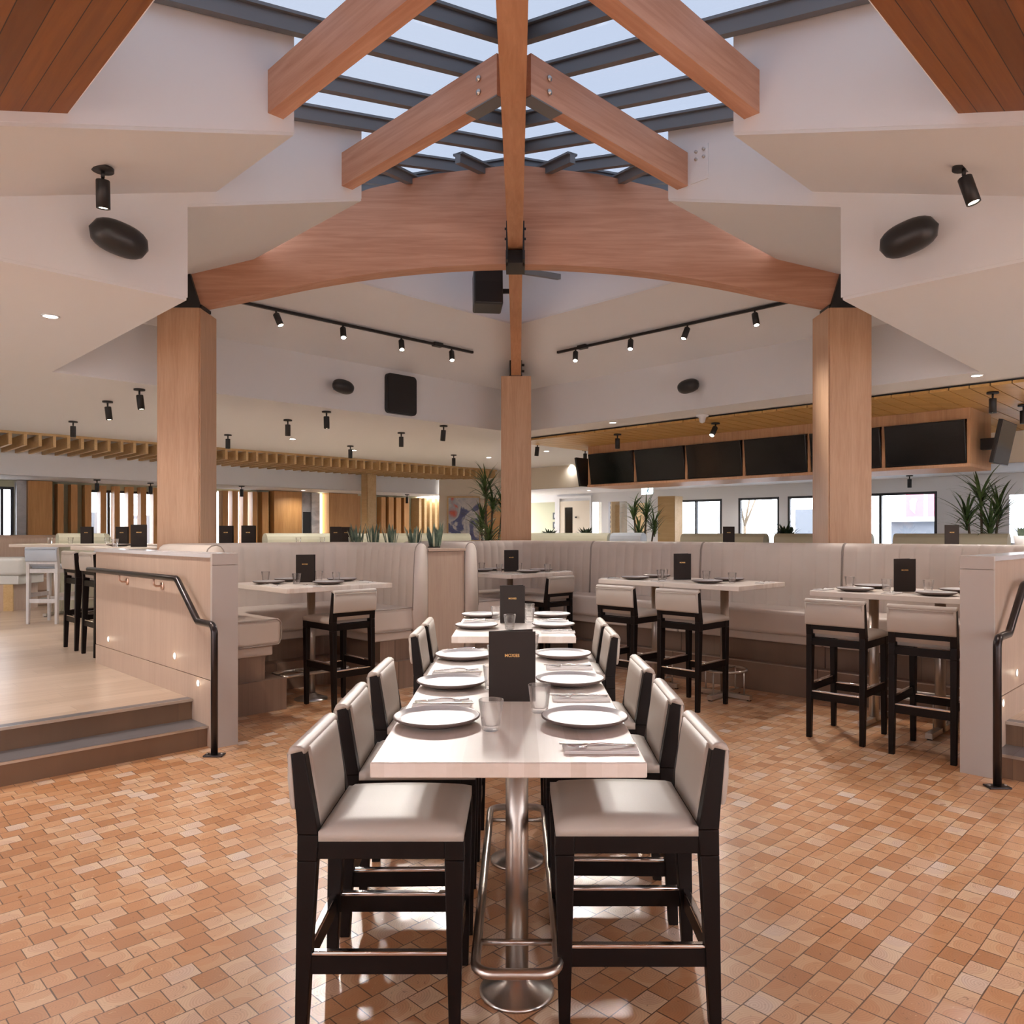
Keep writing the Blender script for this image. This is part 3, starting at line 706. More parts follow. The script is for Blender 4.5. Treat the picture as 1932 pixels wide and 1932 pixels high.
# extra downlights added as fill to brighten the room, mostly out of view
FILL_DL = ((-6,4.2,'left aisle, near'),(6,4.2,'right aisle, near'),(-7,8.5,'left aisle, middle'),(7.2,8.2,'right aisle, middle'),(-9.5,6.5,'far left window side'),(9.5,6.5,'far right window side'),
      (-9,11,'left dining floor, rear'),(9,11,'right dining floor, rear'),(-5.5,12.5,'left dining floor, centre'),(5.2,12.6,'bar side, centre'),(-3.2,15,'rear of the slatted area'),(2.2,15.5,'rear of the bar side'),(-11.5,9.5,'outer left corner'))
for x, y, w in FILL_DL: down(0,0, 'recessed downlight added as fill for the '+w, loc=(x,y,ZM))
# ---------------------------------------------------------------- track lights on the rear slopes
def F2w(x, y): return ZE+.2375*(12.37-(y-(x-XC if False else x)))
def onF2(px, py, right=False):
    r = (px-X0)/F; h = (Y0-py)/F; r2 = -r if right else r; c = -.05*.2375 if right else 0
    # right side mirrored about XC: x' = 2XC-x
    if right: y = (5.208-.2375*.05)/(h+.2375*(1+r))
    else: y = 5.208/(h+.2375*(1-r))
    return Vector((r*y, y, H+h*y))
def track(right, pe0, pe1, heads, side, feed, targets):
    P = onF2(*pe0, right); Q = onF2(*pe1, right); P.z -= .03; Q.z -= .03
    Q = P+(Q-P)*1.06; Q.z = P.z
    t = thing('lighting_track', 'black lighting track with spotlights on the %s rear slope' % side, 'track light', P); inv = Matrix.Translation(-P)
    mb = MB(inv); mb.bar(P, Q, .035, .03); mb.obj('rail', M['black'], t)
    d = (Q-P).normalized(); fpnt = P+d*feed; mb = MB(inv); mb.bar(fpnt-d*.07, fpnt+d*.07, .07, .05); mb.obj('feed_box', M['black'], t)
    for px, tg in zip(heads, targets):
        r = (px-X0)/F; k = (r*P.y-P.x)/(d.x-r*d.y); B = P+d*k
        aim = (Vector(tg)-B).normalized(); aim = (aim+Vector((0,0,-1.2))).normalized(); piv = B+Vector((0,0,-.05))
        mb = MB(inv); mb.cyl(B, piv, .011, 8); hd = None
        mb.lathe([(.0005,0),(.033,0),(.036,.004),(.036,.15),(.029,.15),(.029,.13),(.0005,.13)], 18, piv, aim); hd = mb.obj('spotlight_head', M['black'], t)
        mb = MB(inv); mb.cyl(piv+aim*.132, piv+aim*.146, .028, 14); mb.obj('lens', M['lens'], hd)
        lampobj('track', t, inv @ (piv+aim*.165), lambda: lampdata('SPOT', 190*SPOT_W, (1,.94,.87), .11, 46, .9), Vector(tg)-B)
track(False, (892,661), (455,567), (852,757,647,521), 'left', .62, ((.15,5.2,.9),(.3,3.6,.9),(.2,2.5,.9),(1.9,6.6,.9)))
track(True, (1052,661), (1490,566), (1086,1190,1297,1424), 'right', .45, ((-.1,4.6,.9),(-.3,2.9,.9),(-1.7,6.9,1.0),(3.0,5.9,.9)))
def neartrack(x, side):  # unseen track added overhead to give the centre tables diffuse fill
    P = Vector((x, -.4, 3.32)); Q = Vector((x, 1.5, 3.32)); t = thing('lighting_track', 'black fill-light track added above and behind the viewpoint, %s side' % side, 'track light', P)
    mb = MB(); mb.bar((0,0,0), Q-P, .035, .03); mb.cyl((0,.3,.01),(0,.3,.14),.008,8); mb.cyl((0,1.6,.01),(0,1.6,.10),.008,8); mb.obj('rail', M['black'], t)
    for y, tg in ((.2,(XC,2.7,.9)), (.8,(XC,3.9,.9)), (1.4,(XC,5.4,.9))):
        B = Vector((x,y,3.31)); aim = (Vector(tg)-B).normalized(); piv = Vector((0,y+.4,-.06))
        mb = MB(); mb.cyl((0,y+.4,0), piv, .011, 8); mb.lathe([(.0005,0),(.033,0),(.036,.004),(.036,.15),(.029,.15),(.029,.13),(.0005,.13)], 18, piv, aim); hd = mb.obj('spotlight_head', M['black'], t)
        mb = MB(); mb.cyl(piv+aim*.132, piv+aim*.146, .028, 14); mb.obj('lens', M['lens'], hd)
        lampobj('near%.1f' % y, t, piv+aim*.17, lambda: lampdata('SPOT', (30,50,80)[int(y/.6+.1)], (1,.95,.9), .08, 44, 1.0), aim)
neartrack(-1.15, 'left'); neartrack(1.10, 'right')
# ---------------------------------------------------------------- loudspeakers
def pill(loc, L, rz, tilt, label, wd=.165):
    t = thing('pill_loudspeaker', label, 'loudspeaker', loc, rz)
    mb = MB(Matrix.Rotation(tilt, 4, 'Y') @ Matrix.Rotation(PI/2, 4, 'Y')); k = L/2; r = L*.29
    prof = []; 
    for i in range(13):
        u = -1+i/6; rr = r*math.sqrt(max(0, 1-abs(u)**2.6)); prof.append((max(rr, .0006), u*k))
    mb.lathe(prof, 28); mb.obj('shell', M['black_pl'], t)
    mb = MB(Matrix.Rotation(tilt, 4, 'Y')); mb.box(-L*.17, L*.17, .02, wd-.02, r*.55, r*.98); mb.box(-L*.08, L*.08, r*.5, wd, -.02, r*.8); mb.obj('wall_bracket', M['black'], t, .006)
    return t
pill((-2.53,4.88,3.40), .36, PI/4, .18, 'large black pill-shaped loudspeaker on the white wall at the left')
pill((2.47,4.86,3.40), .36, -PI/4, -.2, 'large black pill-shaped loudspeaker on the white wall at the right')
pill((-2.24,9.86,3.41), .31, PI/4, .12, 'small distant pill loudspeaker left of the rectangular one', .20)
pill((2.19,9.88,3.42), .31, -PI/4, -.1, 'small distant pill loudspeaker on the right rear fascia', .20)
def wallspk():
    c = (*AB(6.43,8.755), 3.18); inv = Matrix.Translation(-Vector(c)) @ RAB
    t = thing('wall_loudspeaker', 'flat rectangular black loudspeaker with rounded corners on the rear fascia', 'loudspeaker', c)
    P = []; w, h, r = .255, .275, .06; zc = 3.46
    for cx, cz, a0 in ((w-r,h-r,0),(-w+r,h-r,90),(-w+r,-h+r,180),(w-r,-h+r,270)):
        for k in range(5): an = math.radians(a0+k*22.5); P.append((6.43+cx+r*math.cos(an), zc+cz+r*math.sin(an)))
    mb = MB(inv); mb.slab(P, lambda a, z, s: (a, 8.77-(.06 if s else 0), z), .1); mb.obj('cabinet', M['black_pl'], t)
    mb = MB(inv); mb.slab([((p[0]-6.43)*.93+6.43, (p[1]-zc)*.93+zc) for p in P], lambda a, z, s: (a, 8.71-(.008 if s else 0), z), .1); mb.obj('grille', M['black'], t)
wallspk()
def cube_speaker():
    t = thing('hanging_loudspeaker', 'black box loudspeaker hanging behind the arch left of the rear beam', 'loudspeaker', (-.345,8.80,4.10))
    mb = MB(Matrix.Rotation(.12, 4, 'Z') @ Matrix.Rotation(-.12, 4, 'X')); mb.box(-.165,.165,-.15,.15,0,.44); mb.obj('cabinet', M['black_pl'], t, .02, 3)
    mb = MB(Matrix.Rotation(.12, 4, 'Z') @ Matrix.Rotation(-.12, 4, 'X')); mb.box(-.145,.145,-.156,-.148,.02,.26); mb.obj('grille', M['black'], t)
    mb = MB(); mb.bar((-.16,.0,.47),(.27,-.02,.47),.05,.05); mb.bar((-.13,0,.47),(-.13,0,.40),.04,.02,(0,1,0)); mb.bar((.15,.0,.2),(.27,0,.2),.03,.05); mb.obj('bracket', M['black'], t)
cube_speaker()
def stay():
    t = thing('steel_stay', 'dark steel arm rising right from the hanger under the arch', 'bracket', (XC+.08,8.3,4.36)); mb = MB(); mb.bar((0,0,0),(.42,.55,.12),.05,.06); mb.obj('arm', M['frame_grey'], t)
stay()
def detector():
    x, y, z = pt(1325,783,ZM); t = thing('smoke_detector', 'small white cone detector on the white ceiling above the planks', 'detector', (x,y,z))
    mb = MB(); mb.lathe([(.085,0),(.085,-.02),(.05,-.035),(.035,-.10),(.001,-.115)], 20); mb.obj('housing', M['paint'], t)
detector()
# ================================================================ SEATING AND TABLES
def arcpts(cx, cy, r, a0, a1, n): return [(cx+r*math.cos(a0+(a1-a0)*i/n), cy+r*math.sin(a0+(a1-a0)*i/n)) for i in range(n+1)]
def sweep(mb, path, prof, groove=.13, dep=.007, plain=None):
    """path: (a,b) points, prof: (offset to the LEFT of travel, z) closed outline"""
    P = [Vector((*p, 0)) for p in path]; seg = [(P[i+1]-P[i]).length for i in range(len(P)-1)]; L = sum(seg)
    def at(s):
        for i, l in enumerate(seg):
            if s <= l or i == len(seg)-1:
                t = (P[i+1]-P[i]).normalized(); 
                k = s/l
                def nd(j): 
                    j0 = max(j-1, 0); j1 = min(j+1, len(P)-1); return (P[j1]-P[j0]).normalized()
                tt = (nd(i)*(1-k)+nd(i+1)*k).normalized(); return P[i]+t*s, tt
            s -= l
    st = []; n = max(1, round(L/groove)); w = L/n
    for i in range(n):
        inset = plain is None or not plain(i*w/L)
        for q, d in ((.0, dep if inset else 0), (.09, 0), (.5, -dep*.35 if inset else 0), (.91, 0)): st.append((i*w+q*w, d))
    st.append((L, 0)); st[0] = (0, 0)
    zs = [z for o, z in prof]; om = sum(o for o, z in prof)/len(prof); zc = sum(zs)/len(zs)
    vs = []
    for s, d in st:
        p, t = at(min(s, L)); nrm = Vector((-t.y, t.x, 0))
        for o, z in prof:
            oo = o+(d if o < om else 0); vs.append((p.x+nrm.x*oo, p.y+nrm.y*oo, z))
    k = len(prof); m = len(st); fs = []
    for i in range(m-1):
        for j in range(k): fs.append((i*k+j, i*k+(j+1)%k, (i+1)*k+(j+1)%k, (i+1)*k+j))
    fs += [tuple(range(k)), tuple(reversed(range((m-1)*k, m*k)))]
    mb._add(vs, fs, True); return at
BACK = [(-.03,.76),(-.02,1.10),(-.005,1.34),(.01,1.39),(.035,1.42),(.07,1.432),(.11,1.425),(.14,1.40),(.155,1.36),(.16,1.2),(.16,.30),(.02,.30)]
def backrest(t, inv, path, name='backrest', plain=None):
    mb = MB(inv); at = sweep(mb, path, BACK, plain=plain); o = mb.obj(name, M['leather2'], t)
    P = [Vector((*p,0)) for p in path]; L = sum((P[i+1]-P[i]).length for i in range(len(P)-1))
    for s in (0.004, L-.004):
        p, tt = at(s); nrm = Vector((-tt.y, tt.x, 0)); mb = MB(inv)
        mb.tube([p+nrm*oo+Vector((0,0,z)) for oo, z in BACK[:11]], .006, 6); mb.obj('piping', M['piping'], o)
    return o
def rrect(a0, a1, b0, b1): return [(a0,b0),(a1,b0),(a1,b1),(a0,b1)]
def seat_prism(t, inv, poly, label='seat', z0=.56, z1=.79, bev=.035):
    mb = MB(inv); mb.prism(poly, z0, z1); return mb.obj(label, M['leather2'], t, bev, 4)
def inset_u(a0, a1, b0, b1, e, r, n=5):
    """U outline between outer (a0..a1,b0..b1) and an inner opening e from each side"""
    P = [(a0,b0),(a0+e,b0)]
    P += [(a0+e, b1-e-r)]+arcpts(a0+e+r, b1-e-r, r, PI, PI/2, n)[1:]
    P += arcpts(a1-e-r, b1-e-r, r, PI/2, 0, n)+[(a1-e,b0),(a1,b0),(a1,b1),(a0,b1)]
    return P
def booth(label, a0, a1, bf, bi, r, open_right=False):
    """U-shaped booth: inner back faces at a0,a1,bi; front at bf"""
    c = (*AB((a0+a1)/2, (bf+bi)/2), 0); inv = Matrix.Translation(-Vector(c)) @ RAB
    t = thing('banquette_booth', label, 'booth', c)
    path = [(a1, bf)]+arcpts(a1-r, bi-r, r, 0, PI/2, 6)+arcpts(a0+r, bi-r, r, PI/2, PI, 6)+[(a0, bf)]
    # travel from the right wing end to the left: outside is on the right -> reverse
    path = path[::-1]; backrest(t, inv, path, plain=(lambda u: u < .36 or False) if False else None)
    e = .52
    s = seat_prism(t, inv, inset_u(a0, a1, bf+.02, bi, e, .12))
    for aa, sg in ((a0, 1), (a1, -1)):
        mb = MB(inv); x0 = aa+sg*.02; x1 = aa+sg*(e-.005); y = bf+.017
        mb.tube([(x0,y,.785),(x1-sg*.05,y,.785),(x1-sg*.012,y,.765),(x1,y,.73),(x1-sg*.005,y,.62),(x1-sg*.03,y,.57),(x0,y,.565)], .006, 6); mb.obj('piping', M['piping'], s)
    seat_prism(t, inv, inset_u(a0, a1, bf+.05, bi, e-.07, .15), 'lower_cushion', .475, .56, .015)
    mb = MB(inv); mb.prism(inset_u(a0, a1, bf+.06, bi, e-.14, .15), .27, .475); mb.obj('recessed_base', M['boothbase_b'], t)
    mb = MB(inv); mb.prism(inset_u(a0, a1, bf, bi, e+.03, .1), 0, .27); mb.obj('footstep', M['boothbase_b'], t)
    return t
booth('curved greige leather booth on the left behind the oak divider wall', 2.76, 4.71, 6.16, 7.46, .34)
def corner_booth():
    a0, a1, bf, bi, r = 5.53, 7.495, 6.16, 7.46, .30
    c = (*AB(6.5, 6.8), 0); inv = Matrix.Translation(-Vector(c)) @ RAB
    t = thing('banquette_booth', 'greige leather corner booth in the centre below the centre column', 'booth', c)
    path = [(a0,bf),(a0,bi-r)]+arcpts(a0+r, bi-r, r, PI, PI/2, 6)[1:]+arcpts(a1-r, bi-r, r, PI/2, 0, 6)+[(a1, 6.19)]
    backrest(t, inv, path)
    e = .52
    s = seat_prism(t, inv, inset_u(a0, a1, bf+.03, bi, e, .12))
    mb = MB(inv); y = bf+.027; mb.tube([(a0+.02,y,.785),(a0+e-.05,y,.785),(a0+e-.012,y,.765),(a0+e-.005,y,.73),(a0+e-.01,y,.62),(a0+e-.035,y,.57),(a0+.02,y,.565)], .006, 6); mb.obj('piping', M['piping'], s)
    seat_prism(t, inv, inset_u(a0, a1, bf+.05, bi, e-.07, .15), 'lower_cushion', .475, .56, .015)
    mb = MB(inv); mb.prism(inset_u(a0, a1, bf+.06, bi, e-.14, .15), .27, .475); mb.obj('recessed_base', M['boothbase_b'], t)
    mb = MB(inv); mb.prism(inset_u(a0, a1, bf+.03, bi, e+.03, .1), 0, .27); mb.obj('footstep', M['boothbase_b'], t)
corner_booth()
def bench(b1, b0, label):
    A = 7.495; c = (*AB(A-.25, (b0+b1)/2), 0); inv = Matrix.Translation(-Vector(c)) @ RAB
    t = thing('wall_banquette', label, 'banquette', c, group=None)
    backrest(t, inv, [(A, b1), (A, b0)])
    e = .003
    s = seat_prism(t, inv, rrect(A-.54, A, b0+e, b1-e)); 
    seat_prism(t, inv, rrect(A-.47, A, b0+e, b1-e), 'lower_cushion', .475, .56, .015)
    mb = MB(inv); mb.box(A-.40, A, b0+.001, b1-.001, .27, .475); mb.obj('recessed_base', M['boothbase_b'], t)
    mb = MB(inv); mb.box(A-.56, A, b0+.001, b1-.001, 0, .27); f = mb.obj('footstep', M['boothbase_b'], t)
    mb = MB(inv); mb.box(A-.567, A-.53, b0+.001, b1-.001, .27, .278); mb.obj('metal_nosing', M['steel_warm'], f)
for b1, b0, lb in ((6.185,4.610,'first section of the long channel-tufted wall banquette, beside the corner booth'),
                   (4.605,3.045,'middle section of the long channel-tufted wall banquette'),
                   (3.040,1.490,'last section of the long wall banquette, ending at the right divider wall')): bench(b1, b0, lb)
# planter ledge between the booths
def planter():
    c = (*AB(5.12, 6.9), 0); inv = Matrix.Translation(-Vector(c)) @ RAB
    t = thing('planter_wall', 'oak panelled planter wall between the two leather booths', 'planter', c)
    mb = MB(inv); mb.box(4.875, 5.365, 6.17, 8.1, 0, 1.34); mb.obj('body', M['oak_wall'], t)
    mb = MB(inv); mb.box(4.872, 5.368, 6.15, 8.1, 1.345, 1.37); mb.obj('ledge', M['oak_wall'], t)
planter()
def backledge(name, label, a0, a1, b0, b1, z):
    o = abbox(name, a0, a1, b0, b1, .30, z-.03, 'oak_wall', None); return o
def ledgewall(label, a0, a1, b0, b1, z=1.40):
    c = (*AB((a0+a1)/2, (b0+b1)/2), .3); inv = Matrix.Translation(-Vector(c)) @ RAB
    t = thing('service_counter', label, 'counter', c)
    mb = MB(inv); mb.box(a0, a1-.05, b0+.02, b1-.02, .3, z-.03); mb.obj('body', M['oak_wall'], t)
    mb = MB(inv); mb.box(a0, a1, b0, b1, z-.03, z); mb.obj('countertop', M['quartz'], t)
ledgewall('pale counter behind the wall banquette between the centre and right columns', 7.67, 8.15, 3.7, 7.0)
ledgewall('short pale counter behind the wall banquette right of the right column', 7.67, 8.15, 1.55, 2.78)
# ---------------------------------------------------------------- stools
def bx4(mb, x0, y0, w0, d0, z0, x1, y1, w1, d1, z1):
    mb.hexa([(x0-w0,y0-d0,z0),(x0+w0,y0-d0,z0),(x0+w0,y0+d0,z0),(x0-w0,y0+d0,z0),(x1-w1,y1-d1,z1),(x1+w1,y1-d1,z1),(x1+w1,y1+d1,z1),(x1-w1,y1+d1,z1)])
def make_stool(zs, zb, zf, zside, wood, lea, chrome, label):
    """faces +x. zs seat frame top, zb back top, zf foot rail"""
    t = thing('bar_stool', label, 'bar stool')
    hw = .193
    for sy in (-1, 1):
        mb = MB(); bx4(mb, .222, sy*(hw-.003), .017, .017, 0, .222, sy*(hw-.003), .030, .021, zs-.06); bx4(mb, .222, sy*(hw-.003), .030, .021, zs-.06, .222, sy*(hw-.003), .030, .021, zs); mb.obj('leg', wood, t, .003)
        mb = MB(); bx4(mb, -.245, sy*hw, .018, .018, 0, -.225, sy*hw, .030, .021, zs-.06); bx4(mb, -.225, sy*hw, .030, .021, zs-.06, -.222, sy*hw, .032, .021, zs+.02)
        bx4(mb, -.222, sy*hw, .032, .021, zs+.02, -.253, sy*hw, .020, .021, zb-.012); mb.obj('leg', wood, t, .003)
    mb = MB(); h = .056
    for sy in (-1, 1): mb.box(-.195, .193, sy*hw-.014, sy*hw+.014, zs-h, zs-.002)
    mb.box(-.245,-.215,-hw+.02,hw-.02,zs-h,zs-.002); mb.box(.215,.240,-hw+.02,hw-.02,zs-h,zs-.002); mb.obj('seat_frame', wood, t, .002)
    # cushion : domed
    mb = MB(); nx, ny = 12, 10; vs = []; x0, x1 = -.190, .250
    for j in range(ny+1):
        for i in range(nx+1):
            u = -1+2*i/nx; v = -1+2*j/ny
            ex = math.copysign(abs(u)**.8, u); ey = math.copysign(abs(v)**.8, v)
            x = (x0+x1)/2+(x1-x0)/2*ex; y = .213*ey
            e = min(1, (1-abs(ex))*7)*min(1, (1-abs(ey))*7); e = max(0, e)**.45
            vs.append((x, y, zs+.030+.027*e*(1-.25*ex*ex-.25*ey*ey)))
    n = len(vs); vs += [(x, y, zs) for x, y, z in vs]; fs = []
    for j in range(ny):
        for i in range(nx):
            a = j*(nx+1)+i; fs.append((a,a+1,a+nx+2,a+nx+1)); fs.append((n+a,n+a+nx+1,n+a+nx+2,n+a+1))
    rim = [i for i in range(nx+1)]+[j*(nx+1)+nx for j in range(1,ny+1)]+[ny*(nx+1)+i for i in range(nx-1,-1,-1)]+[j*(nx+1) for j in range(ny-1,0,-1)]
    for k in range(len(rim)): a, b = rim[k], rim[(k+1)%len(rim)]; fs.append((b,a,n+a,n+b))
    mb._add(vs, fs, True); mb.obj('seat', lea, t)
    # backrest pad : inner pad runs to the seat, wraps over the top, short outer pad
    H_ = zb-zs; xb = lambda z: -.222-.031*max(0,(z-zs-.02))/(zb-zs-.032)
    mb = MB(); zt_ = zb-.004
    def pad(prof, w, cut):                                    # closed x-z outline lofted across y with pulled-in ends
        k = len(prof); mx = sum(p[0] for p in prof)/k; mz = sum(p[1] for p in prof)/k; vs = []
        cols = [(-1,.80),(-.985,.95),(-.95,1),(0,1.0),(.95,1),(.985,.95),(1,.80)]
        for v, f_ in cols:
            for x, z in prof: vs.append((mx+(x-mx)*f_, w*v, mz+(z-mz)*(1-(1-f_)*cut)))
        fs = []
        for c_ in range(len(cols)-1):
            for i in range(k): fs.append((c_*k+i, c_*k+(i+1)%k, (c_+1)*k+(i+1)%k, (c_+1)*k+i))
        n_ = len(cols)-1; fs += [tuple(range(k)), tuple(reversed(range(n_*k,(n_+1)*k)))]; mb._add(vs, fs, True)
    pad([(xb(zs+.03)+.030, zs+.03), (xb(zs+.09)+.034, zs+.09), (xb(zb-.06)+.031, zb-.06), (xb(zb-.02)+.026, zb-.012), (xb(zb-.02)-.01, zb-.012), (xb(zs+.03)-.01, zs+.03)], .172, .05)
    pad([(xb(zb)+.026, zb-.022), (xb(zb)+.022, zb-.008), (xb(zb)+.010, zb+.001), (xb(zb)-.008, zb+.002), (xb(zb)-.024, zb-.006), (xb(zb)-.031, zb-.022), (xb(zb-.02)-.03, zb-.024), (xb(zb)+.02, zb-.014)], .217, .2)
    pad([(xb(zb-.02)-.022, zb-.018), (xb(zb-.02)-.031, zb-.022), (xb(zb-.1)-.042, zb-.10), (xb(zb-.18)-.043, zb-.178), (xb(zb-.19)-.037, zb-.192), (xb(zb-.19)-.027, zb-.192)], .214, .1)
    bm_done = True
    vs = []; fs = []
    bk = mb.obj('backrest', lea, t)
    zz = zb-.192; x = xb(zz)-.040
    mb = MB(); mb.tube([(x,-.200,zz+.012),(x,.200,zz+.012),(xb(zb)-.032,.200,zb-.03),(xb(zb)-.032,-.200,zb-.03)], .0035, 6, True); mb.obj('piping', lea, bk)
    mb = MB(); mb.box(xb(zb-.21)-.025, xb(zb-.21)+.018, -hw+.018, hw-.018, zb-.228, zb-.193); mb.obj('back_rail', wood, t)
    # foot rails
    def rail(p, q, z, w=.022):
        mb = MB(); mb.bar((*p, z-.03), (*q, z-.03), w, .055); r = mb.obj('foot_rail', wood, t)
        if chrome: mb = MB(); mb.bar((*p, z+.004), (*q, z+.004), w+.002, .014); mb.obj('metal_strip', M['chrome'], r, .004)
    xr = -.245+.02*zf/zs; 
    rail((xr,-hw+.017),(xr,hw-.017), zf); rail((.222,-hw+.017),(.222,hw-.017), zf)
    for sy in (-1, 1): rail((xr+.018, sy*hw),(.204, sy*hw), zside)
    return t
ST1 = make_stool(.595, .884, .245, .245, M['wenge'], M['leather'], True, 'x')
ST2 = make_stool(.750, 1.040, .345, .40, M['wenge'], M['leather'], True, 'x')
used = set()
def place(proto, loc, rz, label, group, cat=None):
    if proto.name not in used:
        used.add(proto.name); proto.location = loc; proto.rotation_euler = (0,0,rz); proto['label'] = label; proto['group'] = group; return proto
    return dup(proto, loc, rz, label, group)
gn = 'counter stools at the long front tables'
ordn = ['nearest the viewer', 'second from the viewer', 'third from the viewer', 'fourth from the viewer', 'farthest from the viewer']
for i, y in enumerate((2.33, 2.91, 3.57, 4.93, 5.49)):
    place(ST1, (XC-.390, y+.213, 0), [0,.02,-.01,0,.015][i], 'counter stool left of the centre tables, '+ordn[i], gn)
for i, y in enumerate((2.37, 3.00, 3.66, 4.90, 5.46)):
    place(ST1, (XC+.392, y+.213, 0), PI+[0,-.02,.015,0,-.01][i], 'counter stool right of the centre tables, '+ordn[i], gn)
gb = 'bar stools at the high tables'
place(ST2, (*AB(3.72, 5.985), 0), PI*3/4, 'dark-legged bar stool at the high table of the left booth', gb)
place(ST2, (*AB(6.53, 6.10), 0), PI*3/4, 'dark-legged bar stool at the corner booth table, mostly behind the front tables', gb)
place(ST2, (*AB(5.975, 4.43), 0), PI/4, 'bar stool at the middle high table, left one of its pair', gb)
place(ST2, (*AB(5.965, 3.745), 0), PI/4, 'bar stool at the middle high table, right one of its pair', gb)
place(ST2, (*AB(5.885, 2.35), 0), PI/4+.03, 'bar stool at the right-hand high table, left one of its pair', gb)
place(ST2, (*AB(5.855, 1.75), 0), PI/4+.03, 'bar stool at the right-hand high table, beside the grey end post', gb)
# platform stools
ST3 = make_stool(.750, 1.040, .345, .42, M['white_wood'], M['leather_blue'], False, 'x')
gp_ = 'bar stools on the raised floor at the left'
place(ST2, (*AB(2.69-.03, 9.13), .3), PI/4, 'black-framed bar stool with bluish back on the raised left floor, left one of two', gp_)
place(ST2, (*AB(2.66, 8.50), .3), PI/4, 'black-framed bar stool with bluish back, half hidden by the oak divider wall', gp_)
place(ST3, (-6.42, 10.62, .3), PI/2, 'whitewashed bar stool with pale blue back at the far left high table', gp_)
place(ST3, (-5.75, 11.1, .3), PI/2+.3, 'whitewashed bar stool partly behind the black-framed stools', gp_)
place(ST3, (-6.6, 12.0, .3), -PI/2, 'whitewashed bar stool on the far side of the far left high table', gp_)
# ---------------------------------------------------------------- tables
def top(mb, lx, ly, z, th=.045): mb.box(-lx/2, lx/2, -ly/2, ly/2, z-th, z)
def long_table(loc, L, poles, label):
    """local x = across, y = along"""
    t = thing('long_table', label, 'table', (*loc, 0)); mb = MB(); top(mb, .75, L, .91, .042); mb.obj('tabletop', M['table'], t, .004)
    for y in poles:
        mb = MB(); mb.cyl((.022,y,.03), (.022,y,.868), .038, 24); p = mb.obj('pedestal', M['steel_warm'], t)
        mb = MB(); mb.lathe([(.001,0),(.125,0),(.125,.008),(.118,.012),(.05,.045),(.045,.06),(.038,.06),(.038,.03),(.001,.03)], 32, (.022,y,0)); mb.obj('base', M['steel'], p)
        mb = MB(); mb.box(-.2,.2,y-.06,y+.06,.858,.868); mb.obj('mounting_plate', M['black'], p)
    y0, y1 = poles[0]-.26, poles[-1]+.12; w = .128; r = .06; z = .205
    P = []
    for cx, cy, a0 in ((w-r,y1-r,0),(-w+r,y1-r,90),(-w+r,y0+r,180),(w-r,y0+r,270)):
        for k in range(6): an = math.radians(a0+k*18); P.append((.022+cx+r*math.cos(an), cy+r*math.sin(an), z))
    mb = MB(); mb.tube(P, .016, 12, True)
    for y in poles: mb.cyl((.022-w,y-.08 if y == poles[0] else y-.05,z), (.022+w,y-.08 if y == poles[0] else y-.05,z), .010, 10)
    mb.obj('foot_ring', M['steel_warm'], t); return t
long_table((XC, 3.083), 2.014, (-.513, .517), 'long blond counter-height table in the foreground centre, set for six')
long_table((XC, 5.34), 1.44, (-.35, .35), 'shorter blond counter-height table behind the foreground one, set for four')
